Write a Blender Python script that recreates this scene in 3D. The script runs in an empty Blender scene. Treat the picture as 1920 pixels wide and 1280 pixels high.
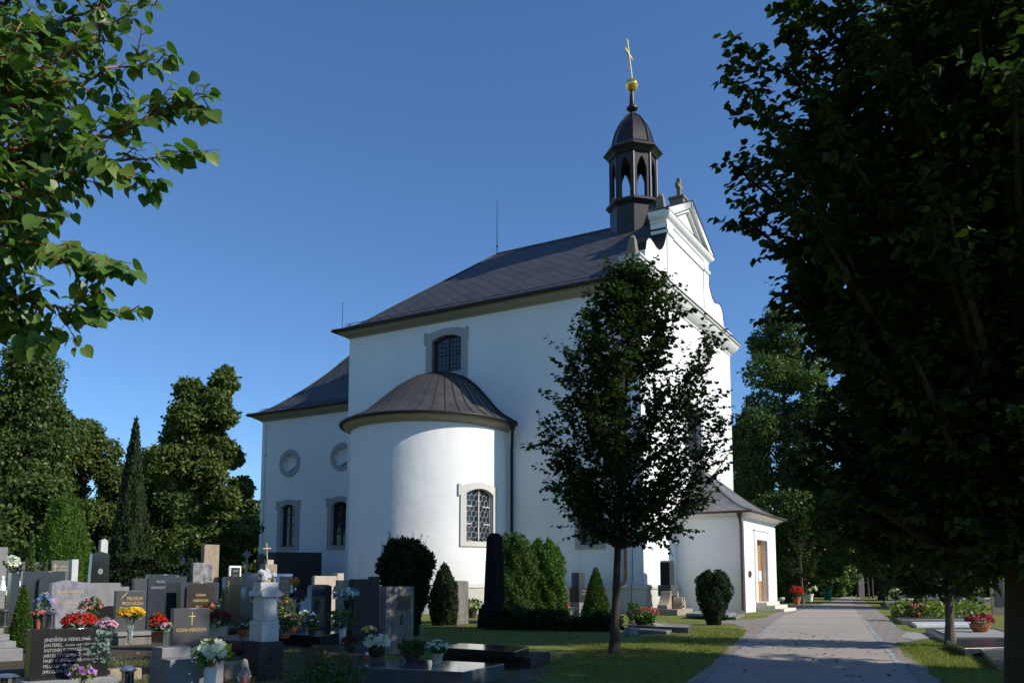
import bpy, bmesh, math, random
import numpy as np
from mathutils import Vector, Matrix
from mathutils.geometry import tessellate_polygon

R = math.radians
scene = bpy.context.scene
col = scene.collection

# ------------------------------------------------------------------ camera, sky, sun, exposure
EYE, FPX, HZ, PPY = 1.3, 1613.0, 1094.0, 919.5
PITCH = math.atan((HZ - PPY) / FPX)
cam_d = bpy.data.cameras.new('camera')
cam = bpy.data.objects.new('camera', cam_d)
col.objects.link(cam)
cam.location = (0, 0, EYE)
cam.rotation_euler = (R(90) + PITCH, 0, 0)
cam_d.sensor_width = 36
cam_d.lens = 36 * FPX / 1920
cam_d.shift_y = (PPY - 640) / 1920
cam_d.clip_end = 3000
scene.camera = cam

SUN_AZ, SUN_EL = 110.0, 35.0            # azimuth clockwise from +Y
world = bpy.data.worlds.new('World')
scene.world = world
world.use_nodes = True
wn = world.node_tree.nodes
wl = world.node_tree.links
bg = wn['Background']
sky = wn.new('ShaderNodeTexSky')
sky.sky_type = 'NISHITA'
sky.sun_disc = False
sky.sun_elevation = R(SUN_EL)
sky.sun_rotation = R(SUN_AZ)
sky.altitude = 400
sky.air_density = 1.0
sky.dust_density = 0.0
sky.ozone_density = 3.5
tint = wn.new('ShaderNodeMix')
tint.data_type = 'RGBA'; tint.blend_type = 'MULTIPLY'; tint.inputs[0].default_value = 1.0
tint.inputs[7].default_value = (0.74, 0.97, 1.2, 1)
wl.new(sky.outputs['Color'], tint.inputs[6])
wl.new(tint.outputs[2], bg.inputs['Color'])
bg.inputs['Strength'].default_value = 0.095
sun_d = bpy.data.lights.new('sun', 'SUN')
sun_d.energy = 4.2
sun_d.angle = R(0.53)
sun_d.color = (1.0, 0.93, 0.82)
sun = bpy.data.objects.new('sun', sun_d)
col.objects.link(sun)
sd = Vector((math.sin(R(SUN_AZ)) * math.cos(R(SUN_EL)), math.cos(R(SUN_AZ)) * math.cos(R(SUN_EL)), math.sin(R(SUN_EL))))
sun.rotation_euler = sd.to_track_quat('Z', 'Y').to_euler()
sun.location = sd * 60
scene.view_settings.view_transform = 'Standard'
scene.view_settings.look = 'None'
scene.view_settings.exposure = 0.42
scene.view_settings.gamma = 1.0
scene.view_settings.use_curve_mapping = False

# ------------------------------------------------------------------ helpers
def ray(x, y):
    c = Vector((0, math.cos(PITCH), math.sin(PITCH)))
    u = Vector((0, -math.sin(PITCH), math.cos(PITCH)))
    return c + Vector((1, 0, 0)) * ((x - 960) / FPX) + u * ((PPY - y) / FPX)

def G(x, y, z=0.0):
    """point at height z seen at photo pixel (x, y)"""
    r = ray(x, y)
    return Vector((0, 0, EYE)) + r * ((z - EYE) / r.z)

def AT(x, y, Y):
    """point at ground distance Y seen at photo pixel (x, y)"""
    r = ray(x, y)
    return Vector((0, 0, EYE)) + r * (Y / r.y)

def tag(o, label=None, cat=None, group=None, kind=None):
    if label: o['label'] = label
    if cat: o['category'] = cat
    if group: o['group'] = group
    if kind: o['kind'] = kind
    return o

def empty(name, loc=(0, 0, 0), rz=0.0, label=None, cat=None, group=None):
    o = bpy.data.objects.new(name, None)
    o.empty_display_size = 0.2
    col.objects.link(o)
    o.location = loc
    o.rotation_euler = (0, 0, rz)
    return tag(o, label, cat, group)

def copy_tree(o, parent=None):
    c = o.copy()
    col.objects.link(c)
    if parent: c.parent = parent
    for ch in [x for x in bpy.data.objects if x.parent == o]:
        copy_tree(ch, c)
    return c

class MB:
    def __init__(s): s.v, s.f, s.m, s.uv = [], [], [], []
    def add(s, vs, fs, m=0, uvs=None):
        b = len(s.v)
        s.v += [tuple(p) for p in vs]
        for i, f in enumerate(fs):
            s.f.append([b + k for k in f]); s.m.append(m)
            s.uv.append(uvs[i] if uvs else None)
        return s
    def box(s, x0, x1, y0, y1, z0, z1, m=0, T=None, rz=0, c=None):
        vs = [Vector((x, y, z)) for z in (z0, z1) for x, y in ((x0, y0), (x1, y0), (x1, y1), (x0, y1))]
        if rz:
            c = c or ((x0 + x1) / 2, (y0 + y1) / 2)
            ca, sa = math.cos(rz), math.sin(rz)
            vs = [Vector((c[0] + (p.x - c[0]) * ca - (p.y - c[1]) * sa, c[1] + (p.x - c[0]) * sa + (p.y - c[1]) * ca, p.z)) for p in vs]
        if T: vs = [T(p) for p in vs]
        return s.add(vs, [(3, 2, 1, 0), (4, 5, 6, 7), (0, 1, 5, 4), (1, 2, 6, 5), (2, 3, 7, 6), (3, 0, 4, 7)], m)
    def taper(s, x0, x1, y0, y1, z0, z1, kx, ky, m=0):
        cx, cy = (x0 + x1) / 2, (y0 + y1) / 2
        vs = [(x, y, z0) for x, y in ((x0, y0), (x1, y0), (x1, y1), (x0, y1))]
        vs += [(cx + (x - cx) * kx, cy + (y - cy) * ky, z1) for x, y, _ in vs[:4]]
        return s.add(vs, [(3, 2, 1, 0), (4, 5, 6, 7), (0, 1, 5, 4), (1, 2, 6, 5), (2, 3, 7, 6), (3, 0, 4, 7)], m)
    def prism(s, poly, d0, d1, fn, m=0):
        """poly: 2-D outline; fn(u, w, d) -> point"""
        n = len(poly)
        vs = [fn(u, w, d0) for u, w in poly] + [fn(u, w, d1) for u, w in poly]
        tri = tessellate_polygon([[Vector((u, w, 0)) for u, w in poly]])
        fs = [tuple(t) for t in tri] + [tuple(n + k for k in reversed(t)) for t in tri]
        fs += [(i, (i + 1) % n, n + (i + 1) % n, n + i) for i in range(n)]
        return s.add(vs, fs, m)
    def wall(s, outer, holes, fn, depth, m=0):
        polys = [outer] + holes
        tri = tessellate_polygon([[Vector((u, w, 0)) for u, w in p] for p in polys])
        flat = [q for p in polys for q in p]
        s.add([fn(u, w, 0) for u, w in flat], [tuple(t) for t in tri], m)
        for h in holes:
            n = len(h)
            s.add([fn(u, w, 0) for u, w in h] + [fn(u, w, -depth) for u, w in h],
                  [(i, (i + 1) % n, n + (i + 1) % n, n + i) for i in range(n)], m)
        return s
    def lathe(s, prof, n=16, c=(0, 0, 0), rot=0.0, m=0, cap=True, sx=1, sy=1):
        vs, fs = [], []
        for r, z in prof:
            for k in range(n):
                t = rot + 2 * math.pi * k / n
                vs.append((c[0] + sx * r * math.cos(t), c[1] + sy * r * math.sin(t), c[2] + z))
        for i in range(len(prof) - 1):
            for k in range(n):
                a, b = i * n + k, i * n + (k + 1) % n
                fs.append((a, b, b + n, a + n))
        if cap:
            fs.append(tuple(reversed(range(n))))
            fs.append(tuple((len(prof) - 1) * n + k for k in range(n)))
        return s.add(vs, fs, m)
    def tube(s, pts, r, n=6, m=0, closed=False):
        pts = [Vector(p) for p in pts]
        N = len(pts)
        rs = r if isinstance(r, (list, tuple)) else [r] * N
        vs, fs = [], []
        prev = None
        for i, p in enumerate(pts):
            if closed: d = pts[(i + 1) % N] - pts[i - 1]
            else: d = pts[min(i + 1, N - 1)] - pts[max(i - 1, 0)]
            if d.length < 1e-9: d = Vector((0, 0, 1))
            d.normalize()
            if prev is None:
                a = Vector((0, 0, 1)) if abs(d.z) < 0.9 else Vector((1, 0, 0))
                x = d.cross(a).normalized()
            else:
                x = (prev - d * prev.dot(d)).normalized()
            prev = x
            y = d.cross(x)
            for k in range(n):
                t = 2 * math.pi * k / n
                vs.append(p + (x * math.cos(t) + y * math.sin(t)) * rs[i])
        for i in range(N if closed else N - 1):
            for k in range(n):
                a, b = i * n + k, i * n + (k + 1) % n
                c, d = ((i + 1) % N) * n + k, ((i + 1) % N) * n + (k + 1) % n
                fs.append((a, b, d, c))
        if not closed:
            fs.append(tuple(reversed(range(n))))
            fs.append(tuple((N - 1) * n + k for k in range(n)))
        return s.add(vs, fs, m)
    def sweep(s, path, prof, side=1, closed=False, m=0, cap=True):
        """path of (x, y); profile of (outward, z); side=+1 puts outward on the right of travel"""
        N = len(path)
        P = [Vector(p) for p in path]
        nn = []
        for i in range(N if closed else N - 1):
            d = (P[(i + 1) % N] - P[i]).normalized()
            nn.append(Vector((d.y, -d.x)) * side)
        vs, fs = [], []
        for i in range(N):
            if closed: a, b = nn[i - 1], nn[i]
            else: a, b = nn[max(i - 1, 0)], nn[min(i, N - 2)]
            mi = (a + b) / (1 + a.dot(b))
            for d, z in prof:
                q = P[i] + mi * d
                vs.append((q.x, q.y, z))
        k = len(prof)
        for i in range(N if closed else N - 1):
            j = (i + 1) % N
            for t in range(k - 1):
                fs.append((i * k + t, j * k + t, j * k + t + 1, i * k + t + 1))
        if cap and not closed:
            fs.append(tuple(range(k)))
            fs.append(tuple((N - 1) * k + t for t in reversed(range(k))))
        return s.add(vs, fs, m)
    def build(s, name, mats, parent=None, smooth=True, angle=32, bevel=0.0, fix=True):
        me = bpy.data.meshes.new(name)
        me.from_pydata(s.v, [], s.f)
        if not isinstance(mats, (list, tuple)): mats = [mats]
        for q in mats: me.materials.append(q)
        me.polygons.foreach_set('material_index', s.m)
        if any(u is not None for u in s.uv):
            uvl = me.uv_layers.new(name='UVMap')
            for p in me.polygons:
                u = s.uv[p.index]
                if u is None: continue
                for k, li in enumerate(p.loop_indices): uvl.data[li].uv = u[k]
        if fix:
            bm = bmesh.new(); bm.from_mesh(me)
            bmesh.ops.remove_doubles(bm, verts=bm.verts, dist=1e-5)
            bmesh.ops.recalc_face_normals(bm, faces=bm.faces)
            bm.to_mesh(me); bm.free()
        if smooth:
            me.polygons.foreach_set('use_smooth', [True] * len(me.polygons))
            me.set_sharp_from_angle(angle=R(angle))
        me.update()
        o = bpy.data.objects.new(name, me)
        col.objects.link(o)
        if parent: o.parent = parent
        if bevel:
            bv = o.modifiers.new('bevel', 'BEVEL')
            bv.width = bevel; bv.segments = 2; bv.limit_method = 'ANGLE'; bv.angle_limit = R(40)
        return o

def np_mesh(name, V, F, mat, parent=None, smooth=False):
    """V (n,3) array, F list of index arrays (m,k)"""
    me = bpy.data.meshes.new(name)
    V = np.asarray(V, dtype=np.float32)
    me.vertices.add(len(V)); me.vertices.foreach_set('co', V.ravel())
    loops = np.concatenate([f.ravel() for f in F]).astype(np.int32)
    tot = np.concatenate([np.full(len(f), f.shape[1]) for f in F]).astype(np.int32)
    st = np.concatenate([[0], np.cumsum(tot)[:-1]]).astype(np.int32)
    me.loops.add(len(loops)); me.loops.foreach_set('vertex_index', loops)
    me.polygons.add(len(tot)); me.polygons.foreach_set('loop_start', st)
    me.polygons.foreach_set('loop_total', tot) if False else None
    me.polygons.foreach_set('use_smooth', np.full(len(tot), smooth))
    me.update(calc_edges=True)
    if not isinstance(mat, (list, tuple)): mat = [mat]
    for q in mat: me.materials.append(q)
    o = bpy.data.objects.new(name, me)
    col.objects.link(o)
    if parent: o.parent = parent
    return o

# ------------------------------------------------------------------ materials
class NT:
    def __init__(s, name):
        s.mat = bpy.data.materials.new(name); s.mat.use_nodes = True
        s.n = s.mat.node_tree.nodes; s.l = s.mat.node_tree.links
        s.b = s.n['Principled BSDF']; s.out = s.n['Material Output']
        s.tc = s.n.new('ShaderNodeTexCoord')
    def link(s, a, b): s.l.new(a, b)
    def mapping(s, src='Object', sc=(1, 1, 1), rot=(0, 0, 0)):
        m = s.n.new('ShaderNodeMapping'); m.inputs['Scale'].default_value = sc; m.inputs['Rotation'].default_value = rot
        s.link(s.tc.outputs[src], m.inputs['Vector']); return m.outputs['Vector']
    def noise(s, scale, detail=4, rough=0.55, vec=None, src='Object', sc=(1, 1, 1)):
        t = s.n.new('ShaderNodeTexNoise')
        t.inputs['Scale'].default_value = scale; t.inputs['Detail'].default_value = detail; t.inputs['Roughness'].default_value = rough
        s.link(vec or s.mapping(src, sc), t.inputs['Vector']); return t.outputs['Fac']
    def vor(s, scale, vec=None, feature='F1', out='Distance'):
        t = s.n.new('ShaderNodeTexVoronoi'); t.feature = feature; t.inputs['Scale'].default_value = scale
        s.link(vec or s.mapping(), t.inputs['Vector']); return t.outputs[out]
    def ramp(s, fac, stops):
        r = s.n.new('ShaderNodeValToRGB'); e = r.color_ramp.elements
        while len(e) < len(stops): e.new(0.5)
        for q, (p, c) in zip(e, stops):
            q.position = p; q.color = (c, c, c, 1) if isinstance(c, (int, float)) else (*c, 1)
        s.link(fac, r.inputs['Fac']); return r.outputs['Color']
    def mix(s, fac, a, b, mode='MIX'):
        m = s.n.new('ShaderNodeMix'); m.data_type = 'RGBA'; m.blend_type = mode
        for k, x in ((0, fac), (6, a), (7, b)):
            if isinstance(x, (int, float)): m.inputs[k].default_value = x if k == 0 else (x, x, x, 1)
            elif isinstance(x, tuple): m.inputs[k].default_value = (*x, 1)
            else: s.link(x, m.inputs[k])
        return m.outputs[2]
    def math(s, op, a, b=None, c=None):
        m = s.n.new('ShaderNodeMath'); m.operation = op
        for k, x in enumerate((a, b, c)):
            if x is None: continue
            if isinstance(x, (int, float)): m.inputs[k].default_value = x
            else: s.link(x, m.inputs[k])
        return m.outputs[0]
    def bump(s, h, strength=0.3, dist=0.02, base=None):
        b = s.n.new('ShaderNodeBump'); b.inputs['Strength'].default_value = strength; b.inputs['Distance'].default_value = dist
        s.link(h, b.inputs['Height'])
        if base: s.link(base, b.inputs['Normal'])
        return b.outputs['Normal']
    def done(s, colr=None, rough=0.6, spec=0.3, metal=0.0, normal=None):
        p = s.b
        if colr is not None:
            if isinstance(colr, tuple): p.inputs['Base Color'].default_value = (*colr, 1)
            else: s.link(colr, p.inputs['Base Color'])
        if isinstance(rough, (int, float)): p.inputs['Roughness'].default_value = rough
        else: s.link(rough, p.inputs['Roughness'])
        p.inputs['Specular IOR Level'].default_value = spec
        p.inputs['Metallic'].default_value = metal
        if normal: s.link(normal, p.inputs['Normal'])
        return s.mat

def simple(name, c, rough=0.6, spec=0.3, metal=0.0, var=0.25, scale=6.0, bump=0.15, bscale=40.0):
    t = NT(name)
    f = t.noise(scale, 5)
    d = tuple(max(0, x * (1 - var)) for x in c); e = tuple(min(1, x * (1 + var)) for x in c)
    cc = t.ramp(f, [(0.3, d), (0.7, e)])
    return t.done(cc, rough, spec, metal, t.bump(t.noise(bscale, 3), bump, 0.01))

def stone(name, c, var=0.3, rough=0.75, spec=0.25, speck=None, sscale=160.0, streak=0.0, stain=None):
    """weathered or polished stone: cloudy tone, fine speckle, optional run-off streaks"""
    t = NT(name)
    f = t.noise(5, 6, 0.6)
    d = tuple(x * (1 - var) for x in c); e = tuple(min(1, x * (1 + var)) for x in c)
    cc = t.ramp(f, [(0.3, d), (0.7, e)])
    if speck:
        s = t.ramp(t.noise(sscale, 2, 0.5), [(0.42, 0.0), (0.6, 1.0)])
        cc = t.mix(t.math('MULTIPLY', s, 0.75), cc, speck)
    if streak:
        v = t.noise(1.0, 5, 0.65, t.mapping('Object', (14, 14, 0.9)))
        k = t.ramp(v, [(0.45, 0.0), (0.72, 1.0)])
        cc = t.mix(t.math('MULTIPLY', k, streak), cc, stain or (0.05, 0.05, 0.045))
    nb = t.bump(t.noise(55, 4), 0.35 if rough > 0.5 else 0.03, 0.006)
    return t.done(cc, rough, spec, 0, nb)

def plaster(name='white_plaster'):
    t = NT(name)
    big = t.noise(0.5, 5, 0.6)
    streak = t.noise(1.0, 5, 0.6, t.mapping('Object', (1.6, 1.6, 0.16)))
    c = t.mix(t.ramp(big, [(0.35, 0.0), (0.75, 1.0)]), (0.80, 0.80, 0.79), (0.74, 0.745, 0.74))
    c = t.mix(t.math('MULTIPLY', t.ramp(streak, [(0.55, 0.0), (0.8, 1.0)]), 0.35), c, (0.62, 0.62, 0.61))
    sp = t.n.new('ShaderNodeSeparateXYZ'); t.link(t.tc.outputs['Object'], sp.inputs[0])
    damp = t.math('MULTIPLY', t.ramp(t.math('ADD', t.math('DIVIDE', sp.outputs['Z'], 3.2), t.math('MULTIPLY', t.noise(1.1, 6, 0.65), -0.8)), [(0.0, 1.0), (0.35, 0.0)]), 0.35)
    c = t.mix(damp, c, (0.5, 0.5, 0.47))
    wav = t.noise(0.9, 3, 0.5)
    n1 = t.bump(wav, 0.36, 0.09)
    n2 = t.bump(t.noise(60, 4), 0.12, 0.006, n1)
    return t.done(c, 0.85, 0.15, 0, n2)

def slate(name, c, size=0.8, src='UV'):
    t = NT(name)
    mp = t.mapping(src)
    sp = t.n.new('ShaderNodeSeparateXYZ'); t.link(mp, sp.inputs[0])
    u, v = sp.outputs[0], sp.outputs[1]
    p = t.math('DIVIDE', t.math('ADD', u, v), size); q = t.math('DIVIDE', t.math('SUBTRACT', u, v), size * 0.9)
    def line(x, w):
        fr = t.math('FRACT', x); return t.math('LESS_THAN', fr, w)
    cm = t.n.new('ShaderNodeCombineXYZ'); t.link(t.math('FLOOR', p), cm.inputs[0]); t.link(t.math('FLOOR', q), cm.inputs[1])
    wn_ = t.n.new('ShaderNodeTexWhiteNoise'); wn_.noise_dimensions = '2D'; t.link(cm.outputs[0], wn_.inputs['Vector'])
    cc = t.ramp(wn_.outputs['Value'], [(0.0, tuple(x * 0.82 for x in c)), (1.0, tuple(x * 1.2 for x in c))])
    cc = t.mix(t.math('MULTIPLY', t.ramp(t.noise(0.8, 5), [(0.4, 0.0), (0.7, 1.0)]), 0.4), cc, tuple(x * 1.35 for x in c))
    cc = t.mix(t.math('MULTIPLY', line(p, 0.05), 0.55), cc, tuple(x * 0.25 for x in c))
    cc = t.mix(t.math('MULTIPLY', line(q, 0.07), 0.9), cc, tuple(x * 0.2 for x in c))
    h = t.math('ADD', t.math('FRACT', p), t.math('FRACT', q))
    return t.done(cc, 0.55, 0.35, 0, t.bump(h, 0.12, 0.02))

def leafmat(name, cols, trans=0.35, rough=0.45, spec=0.35):
    t = NT(name)
    g = t.n.new('ShaderNodeNewGeometry')
    n = len(cols)
    cc = t.ramp(g.outputs['Random Per Island'], [(i / max(1, n - 1), c) for i, c in enumerate(cols)])
    t.done(cc, rough, spec)
    tr = t.n.new('ShaderNodeBsdfTranslucent')
    br = t.mix(1.0, cc, (1.0, 1.35, 0.45), 'MULTIPLY'); t.link(br, tr.inputs['Color'])
    ms = t.n.new('ShaderNodeMixShader'); ms.inputs[0].default_value = trans
    t.link(t.b.outputs[0], ms.inputs[1]); t.link(tr.outputs[0], ms.inputs[2]); t.link(ms.outputs[0], t.out.inputs['Surface'])
    return t.mat

def glassmat(name, c=(0.02, 0.025, 0.03), rough=0.08, spec=0.6):
    t = NT(name)
    return t.done(c, rough, spec, 0, t.bump(t.noise(3, 2), 0.25, 0.05))

def clearglass(name, tint=(0.9, 0.95, 0.95)):
    t = NT(name)
    t.done(tint, 0.04, 0.5); t.b.inputs['Transmission Weight'].default_value = 0.9; t.b.inputs['IOR'].default_value = 1.3
    return t.mat

m_plaster = plaster()
m_trim = stone('pale_stone_trim', (0.36, 0.36, 0.36), 0.08, 0.8, 0.2, streak=0.25, stain=(0.34, 0.34, 0.33))
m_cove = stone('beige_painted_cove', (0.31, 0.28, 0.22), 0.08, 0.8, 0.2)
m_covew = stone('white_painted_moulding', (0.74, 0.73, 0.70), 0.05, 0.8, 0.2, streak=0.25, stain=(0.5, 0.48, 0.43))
m_trimw = stone('pale_cream_window_stone', (0.56, 0.545, 0.51), 0.06, 0.8, 0.2, streak=0.2, stain=(0.42, 0.41, 0.38))
m_plinth = stone('grey_plinth_render', (0.50, 0.49, 0.45), 0.12, 0.85, 0.2, streak=0.5, stain=(0.33, 0.32, 0.28))
m_slate = slate('slate_tiles', (0.052, 0.053, 0.058), 0.85)
m_slate_p = slate('porch_slate_tiles', (0.12, 0.125, 0.135), 0.62)
m_metal = simple('brown_sheet_metal', (0.075, 0.072, 0.071), 0.5, 0.4, 0.35, 0.25, 2.0, 0.2, 6)
m_turret = simple('dark_turret_sheet_metal', (0.028, 0.024, 0.024), 0.42, 0.45, 0.3, 0.25, 2.5, 0.25, 5)
m_seam = simple('seam_metal', (0.03, 0.027, 0.026), 0.5, 0.4, 0.3)
m_gutter = simple('dark_gutter_metal', (0.022, 0.018, 0.018), 0.5, 0.4, 0.3)
m_pipe = simple('brown_downpipe_metal', (0.085, 0.05, 0.045), 0.45, 0.4, 0.3)
m_glass = glassmat('dark_window_glass')
m_bar = simple('dark_window_bars', (0.05, 0.05, 0.055), 0.5)
m_lead = simple('grey_lead_lattice', (0.45, 0.46, 0.47), 0.6)
m_gold = simple('gilded_metal', (0.80, 0.55, 0.16), 0.28, 0.5, 0.9, 0.15, 4, 0.05)
m_goldx = simple('bright_gilding', (0.82, 0.68, 0.40), 0.35, 0.5, 0.25, 0.05)
m_finial = stone('tan_weathered_stone', (0.22, 0.19, 0.14), 0.3, 0.9, 0.15, streak=0.4)
m_wood = None
def woodmat():
    t = NT('door_oak_wood')
    f = t.noise(1.0, 5, 0.6, t.mapping('Object', (18, 18, 1.2)))
    c = t.ramp(f, [(0.3, (0.30, 0.15, 0.05)), (0.7, (0.50, 0.28, 0.11))])
    return t.done(c, 0.45, 0.35, 0, t.bump(f, 0.2, 0.01))
m_wood = woodmat()
m_step = stone('cream_step_stone', (0.62, 0.58, 0.48), 0.12, 0.85, 0.2, streak=0.2)
m_paper = simple('white_paper', (0.75, 0.75, 0.73), 0.8, 0.2, 0, 0.05)
m_brown = simple('brown_plaque', (0.08, 0.055, 0.045), 0.5)
m_iron = simple('dark_iron', (0.02, 0.02, 0.022), 0.5, 0.4, 0.5)
# ------------------------------------------------------------------ the church (local x = across the gable front, y = back along the long wall)
C0 = G(1208.5, 1151)
church = empty('church', C0, R(60), 'white plastered baroque church with dark slate roof, apse, porch and small bell turret', 'church')
LB, LA, ZW = 14.4, 16.8, 14.55
FA = lambda u, z, d: (-d, u, z)              # long wall: u = distance back from the corner
FF = lambda u, z, d: (u, -d, z)              # gable front
WB = 2.0                                     # presbytery set back from the long wall
FW = lambda u, z, d: (WB - d, u, z)
PA = 3.25                                    # porch depth
PB0, PB1, PZ = 4.2, 10.3, 4.28
FP = lambda u, z, d: (u, -PA - d, z)
AC, AR, AS = 10.57, 3.75, 1.25               # apse centre, radius, straight length
AZ = 8.45
def apse_pos(s, d=0.0):
    """arc length along the apse wall from its front junction -> (b, a) offset d outward"""
    if s < AS: return (-s, AC - AR - d)
    t = (s - AS) / AR
    if t < math.pi: return (-AS - (AR + d) * math.sin(t), AC - (AR + d) * math.cos(t))
    return (-AS + (s - AS - AR * math.pi), AC + AR + d)
AL = 2 * AS + AR * math.pi
def FX(u, z, d):
    p = apse_pos(u, d); return (p[0], p[1], z)

def arch_loop(uc, w, z0, z1, rise, n=10, nb=6):
    """opening outline: sill, two sides and a segmental head"""
    h = w / 2; pts = []
    for k in range(nb): pts.append((uc - h + w * k / nb, z0))
    for k in range(3): pts.append((uc + h, z0 + (z1 - rise - z0) * k / 3))
    for k in range(n + 1):
        x = h - w * k / n
        pts.append((uc + x, z1 - rise * (x / h) ** 2))
    for k in range(1, 3): pts.append((uc - h, z1 - rise - (z1 - rise - z0) * k / 3))
    return pts

def window_unit(fn, uc, w, z0, z1, rise, t=0.3, depth=0.3, proud=0.06, cols=2, rows=4, ears=True, hexes=False, mat=None, sill=True, label=None):
    mat = mat or m_trim
    I = arch_loop(uc, w, z0, z1, rise)
    O = []
    for u, z in I:
        uu = uc + (u - uc) * (1 + 2 * t / w)
        if z <= z0 + 1e-6: zz = z0 - t * 0.8
        elif z >= z1 - rise - 1e-6: zz = z + t
        else: zz = z0 - t * 0.8 + (z - z0) * (z1 - rise + t - z0 + t * 0.8) / (z1 - rise - z0)
        O.append((uu, zz))
    n = len(I); m = MB()
    vs = [fn(u, z, proud) for u, z in I] + [fn(u, z, proud) for u, z in O] + [fn(u, z, -0.01) for u, z in O] + [fn(u, z, -depth + 0.003) for u, z in I]
    fs = []
    for i in range(n):
        j = (i + 1) % n
        fs += [(i, j, n + j, n + i), (n + i, n + j, 2 * n + j, 2 * n + i), (i, j, 3 * n + j, 3 * n + i)]
    m.add(vs, fs)
    if ears:
        for sg in (-1, 1):
            ue = uc + sg * (w / 2 + t)
            zs = z1 - rise
            pr = [(ue - 0.05, zs - 0.12), (ue + 0.11, zs - 0.12), (ue + 0.11, zs + t + 0.12), (ue - 0.05, zs + t + 0.12)]
            m.prism(pr, -0.01, proud + 0.012, fn)
    wo = m.build('window', mat, church, angle=40)
    if label: wo['label'] = label
    g = MB(); nn = 10; vs = []
    zt = [z1 - rise * ((2 * k / nn - 1)) ** 2 for k in range(nn + 1)]
    for k in range(nn + 1):
        u = uc - w / 2 + w * k / nn
        vs += [fn(u, z0, -depth + 0.03), fn(u, zt[k], -depth + 0.03)]
    g.add(vs, [(2 * k, 2 * k + 2, 2 * k + 3, 2 * k + 1) for k in range(nn)])
    g.build('pane', m_glass, wo, smooth=False)
    b = MB()
    bw = 0.035
    def bar(u0, u1, za, zb): b.prism([(u0, za), (u1, za), (u1, zb), (u0, zb)], -depth + 0.035, -depth + 0.09, fn)
    bar(uc - w / 2, uc - w / 2 + 0.06, z0, z1 - rise); bar(uc + w / 2 - 0.06, uc + w / 2, z0, z1 - rise); bar(uc - w / 2 + 0.06, uc + w / 2 - 0.06, z0, z0 + 0.06)
    for k in range(1, cols): u = uc - w / 2 + w * k / cols; bar(u - bw, u + bw, z0 + 0.06, z1 - rise * (1 - 0) * ((2 * k / cols - 1) ** 2) - 0.01)
    for k in range(1, rows): z = z0 + (z1 - z0) * k / rows; bar(uc - w / 2 + 0.06, uc + w / 2 - 0.06, z - bw * 0.8, z + bw * 0.8)
    b.build('muntins', m_lead if hexes else m_bar, wo, smooth=False)
    # thin glazing bars or leaded hexagons
    l = MB()
    if hexes:
        pw, pz = w / cols, (z1 - z0) / rows
        hr = pw / 3 / 1.732; ww = 0.011
        zc, row = z0 + 0.06, 0
        while zc < z1 + 0.2:
            x = uc - w / 2 + (0 if row % 2 else hr * 0.866) 
            while x < uc + w / 2 + hr:
                for k in (0, 1, 2):
                    t0, t1 = R(90 + 60 * k), R(150 + 60 * k)
                    p0 = (x + hr * math.cos(t0), zc + hr * math.sin(t0)); p1 = (x + hr * math.cos(t1), zc + hr * math.sin(t1))
                    ok = all(uc - w / 2 + 0.03 < p[0] < uc + w / 2 - 0.03 and z0 < p[1] < z1 - rise * ((p[0] - uc) / (w / 2)) ** 2 - 0.02 for p in (p0, p1))
                    if ok: l.tube([fn(p0[0], p0[1], -depth + 0.05), fn(p1[0], p1[1], -depth + 0.05)], ww, 4)
                x += hr * 1.732
            zc += hr * 1.5; row += 1
        l.build('lattice', m_lead, wo, smooth=False)
    else:
        for k in range(1, cols * 4):
            if k % 4 == 0: continue
            u = uc - w / 2 + w * k / (cols * 4); l.tube([fn(u, z0 + 0.06, -depth + 0.05), fn(u, z1 - rise * ((u - uc) / (w / 2)) ** 2 - 0.02, -depth + 0.05)], 0.010, 4)
        for k in range(1, rows * 4):
            if k % 4 == 0: continue
            z = z0 + (z1 - rise * 0.6 - z0) * k / (rows * 4); l.tube([fn(uc - w / 2 + 0.05, z, -depth + 0.05), fn(uc + w / 2 - 0.05, z, -depth + 0.05)], 0.010, 4)
        l.build('lattice', m_bar, wo, smooth=False)
    if sill:
        s = MB(); s.prism([(uc - w / 2 + 0.004, z0 + 0.006), (uc + w / 2 - 0.004, z0 + 0.006), (uc + w / 2 - 0.004, z0 + 0.03), (uc - w / 2 + 0.004, z0 + 0.03)], -depth + 0.1, proud + 0.03, fn)
        s.build('sill', m_gutter, wo, smooth=False)
    return wo

UW = (10.40, 1.80, 11.92, 13.84, 0.22)       # upper window of the long wall
LW = (2.52, 0.98, 3.05, 5.3, 0.15)
FWIN = (7.3, 2.1, 7.65, 10.25, 0.2)
WW = [(22.95, 1.12, 3.48, 5.95, 0.18), (19.0, 1.18, 3.48, 5.95, 0.18)]
AWIN = (2.22, 1.66, 3.2, 5.6, 0.24)
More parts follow.
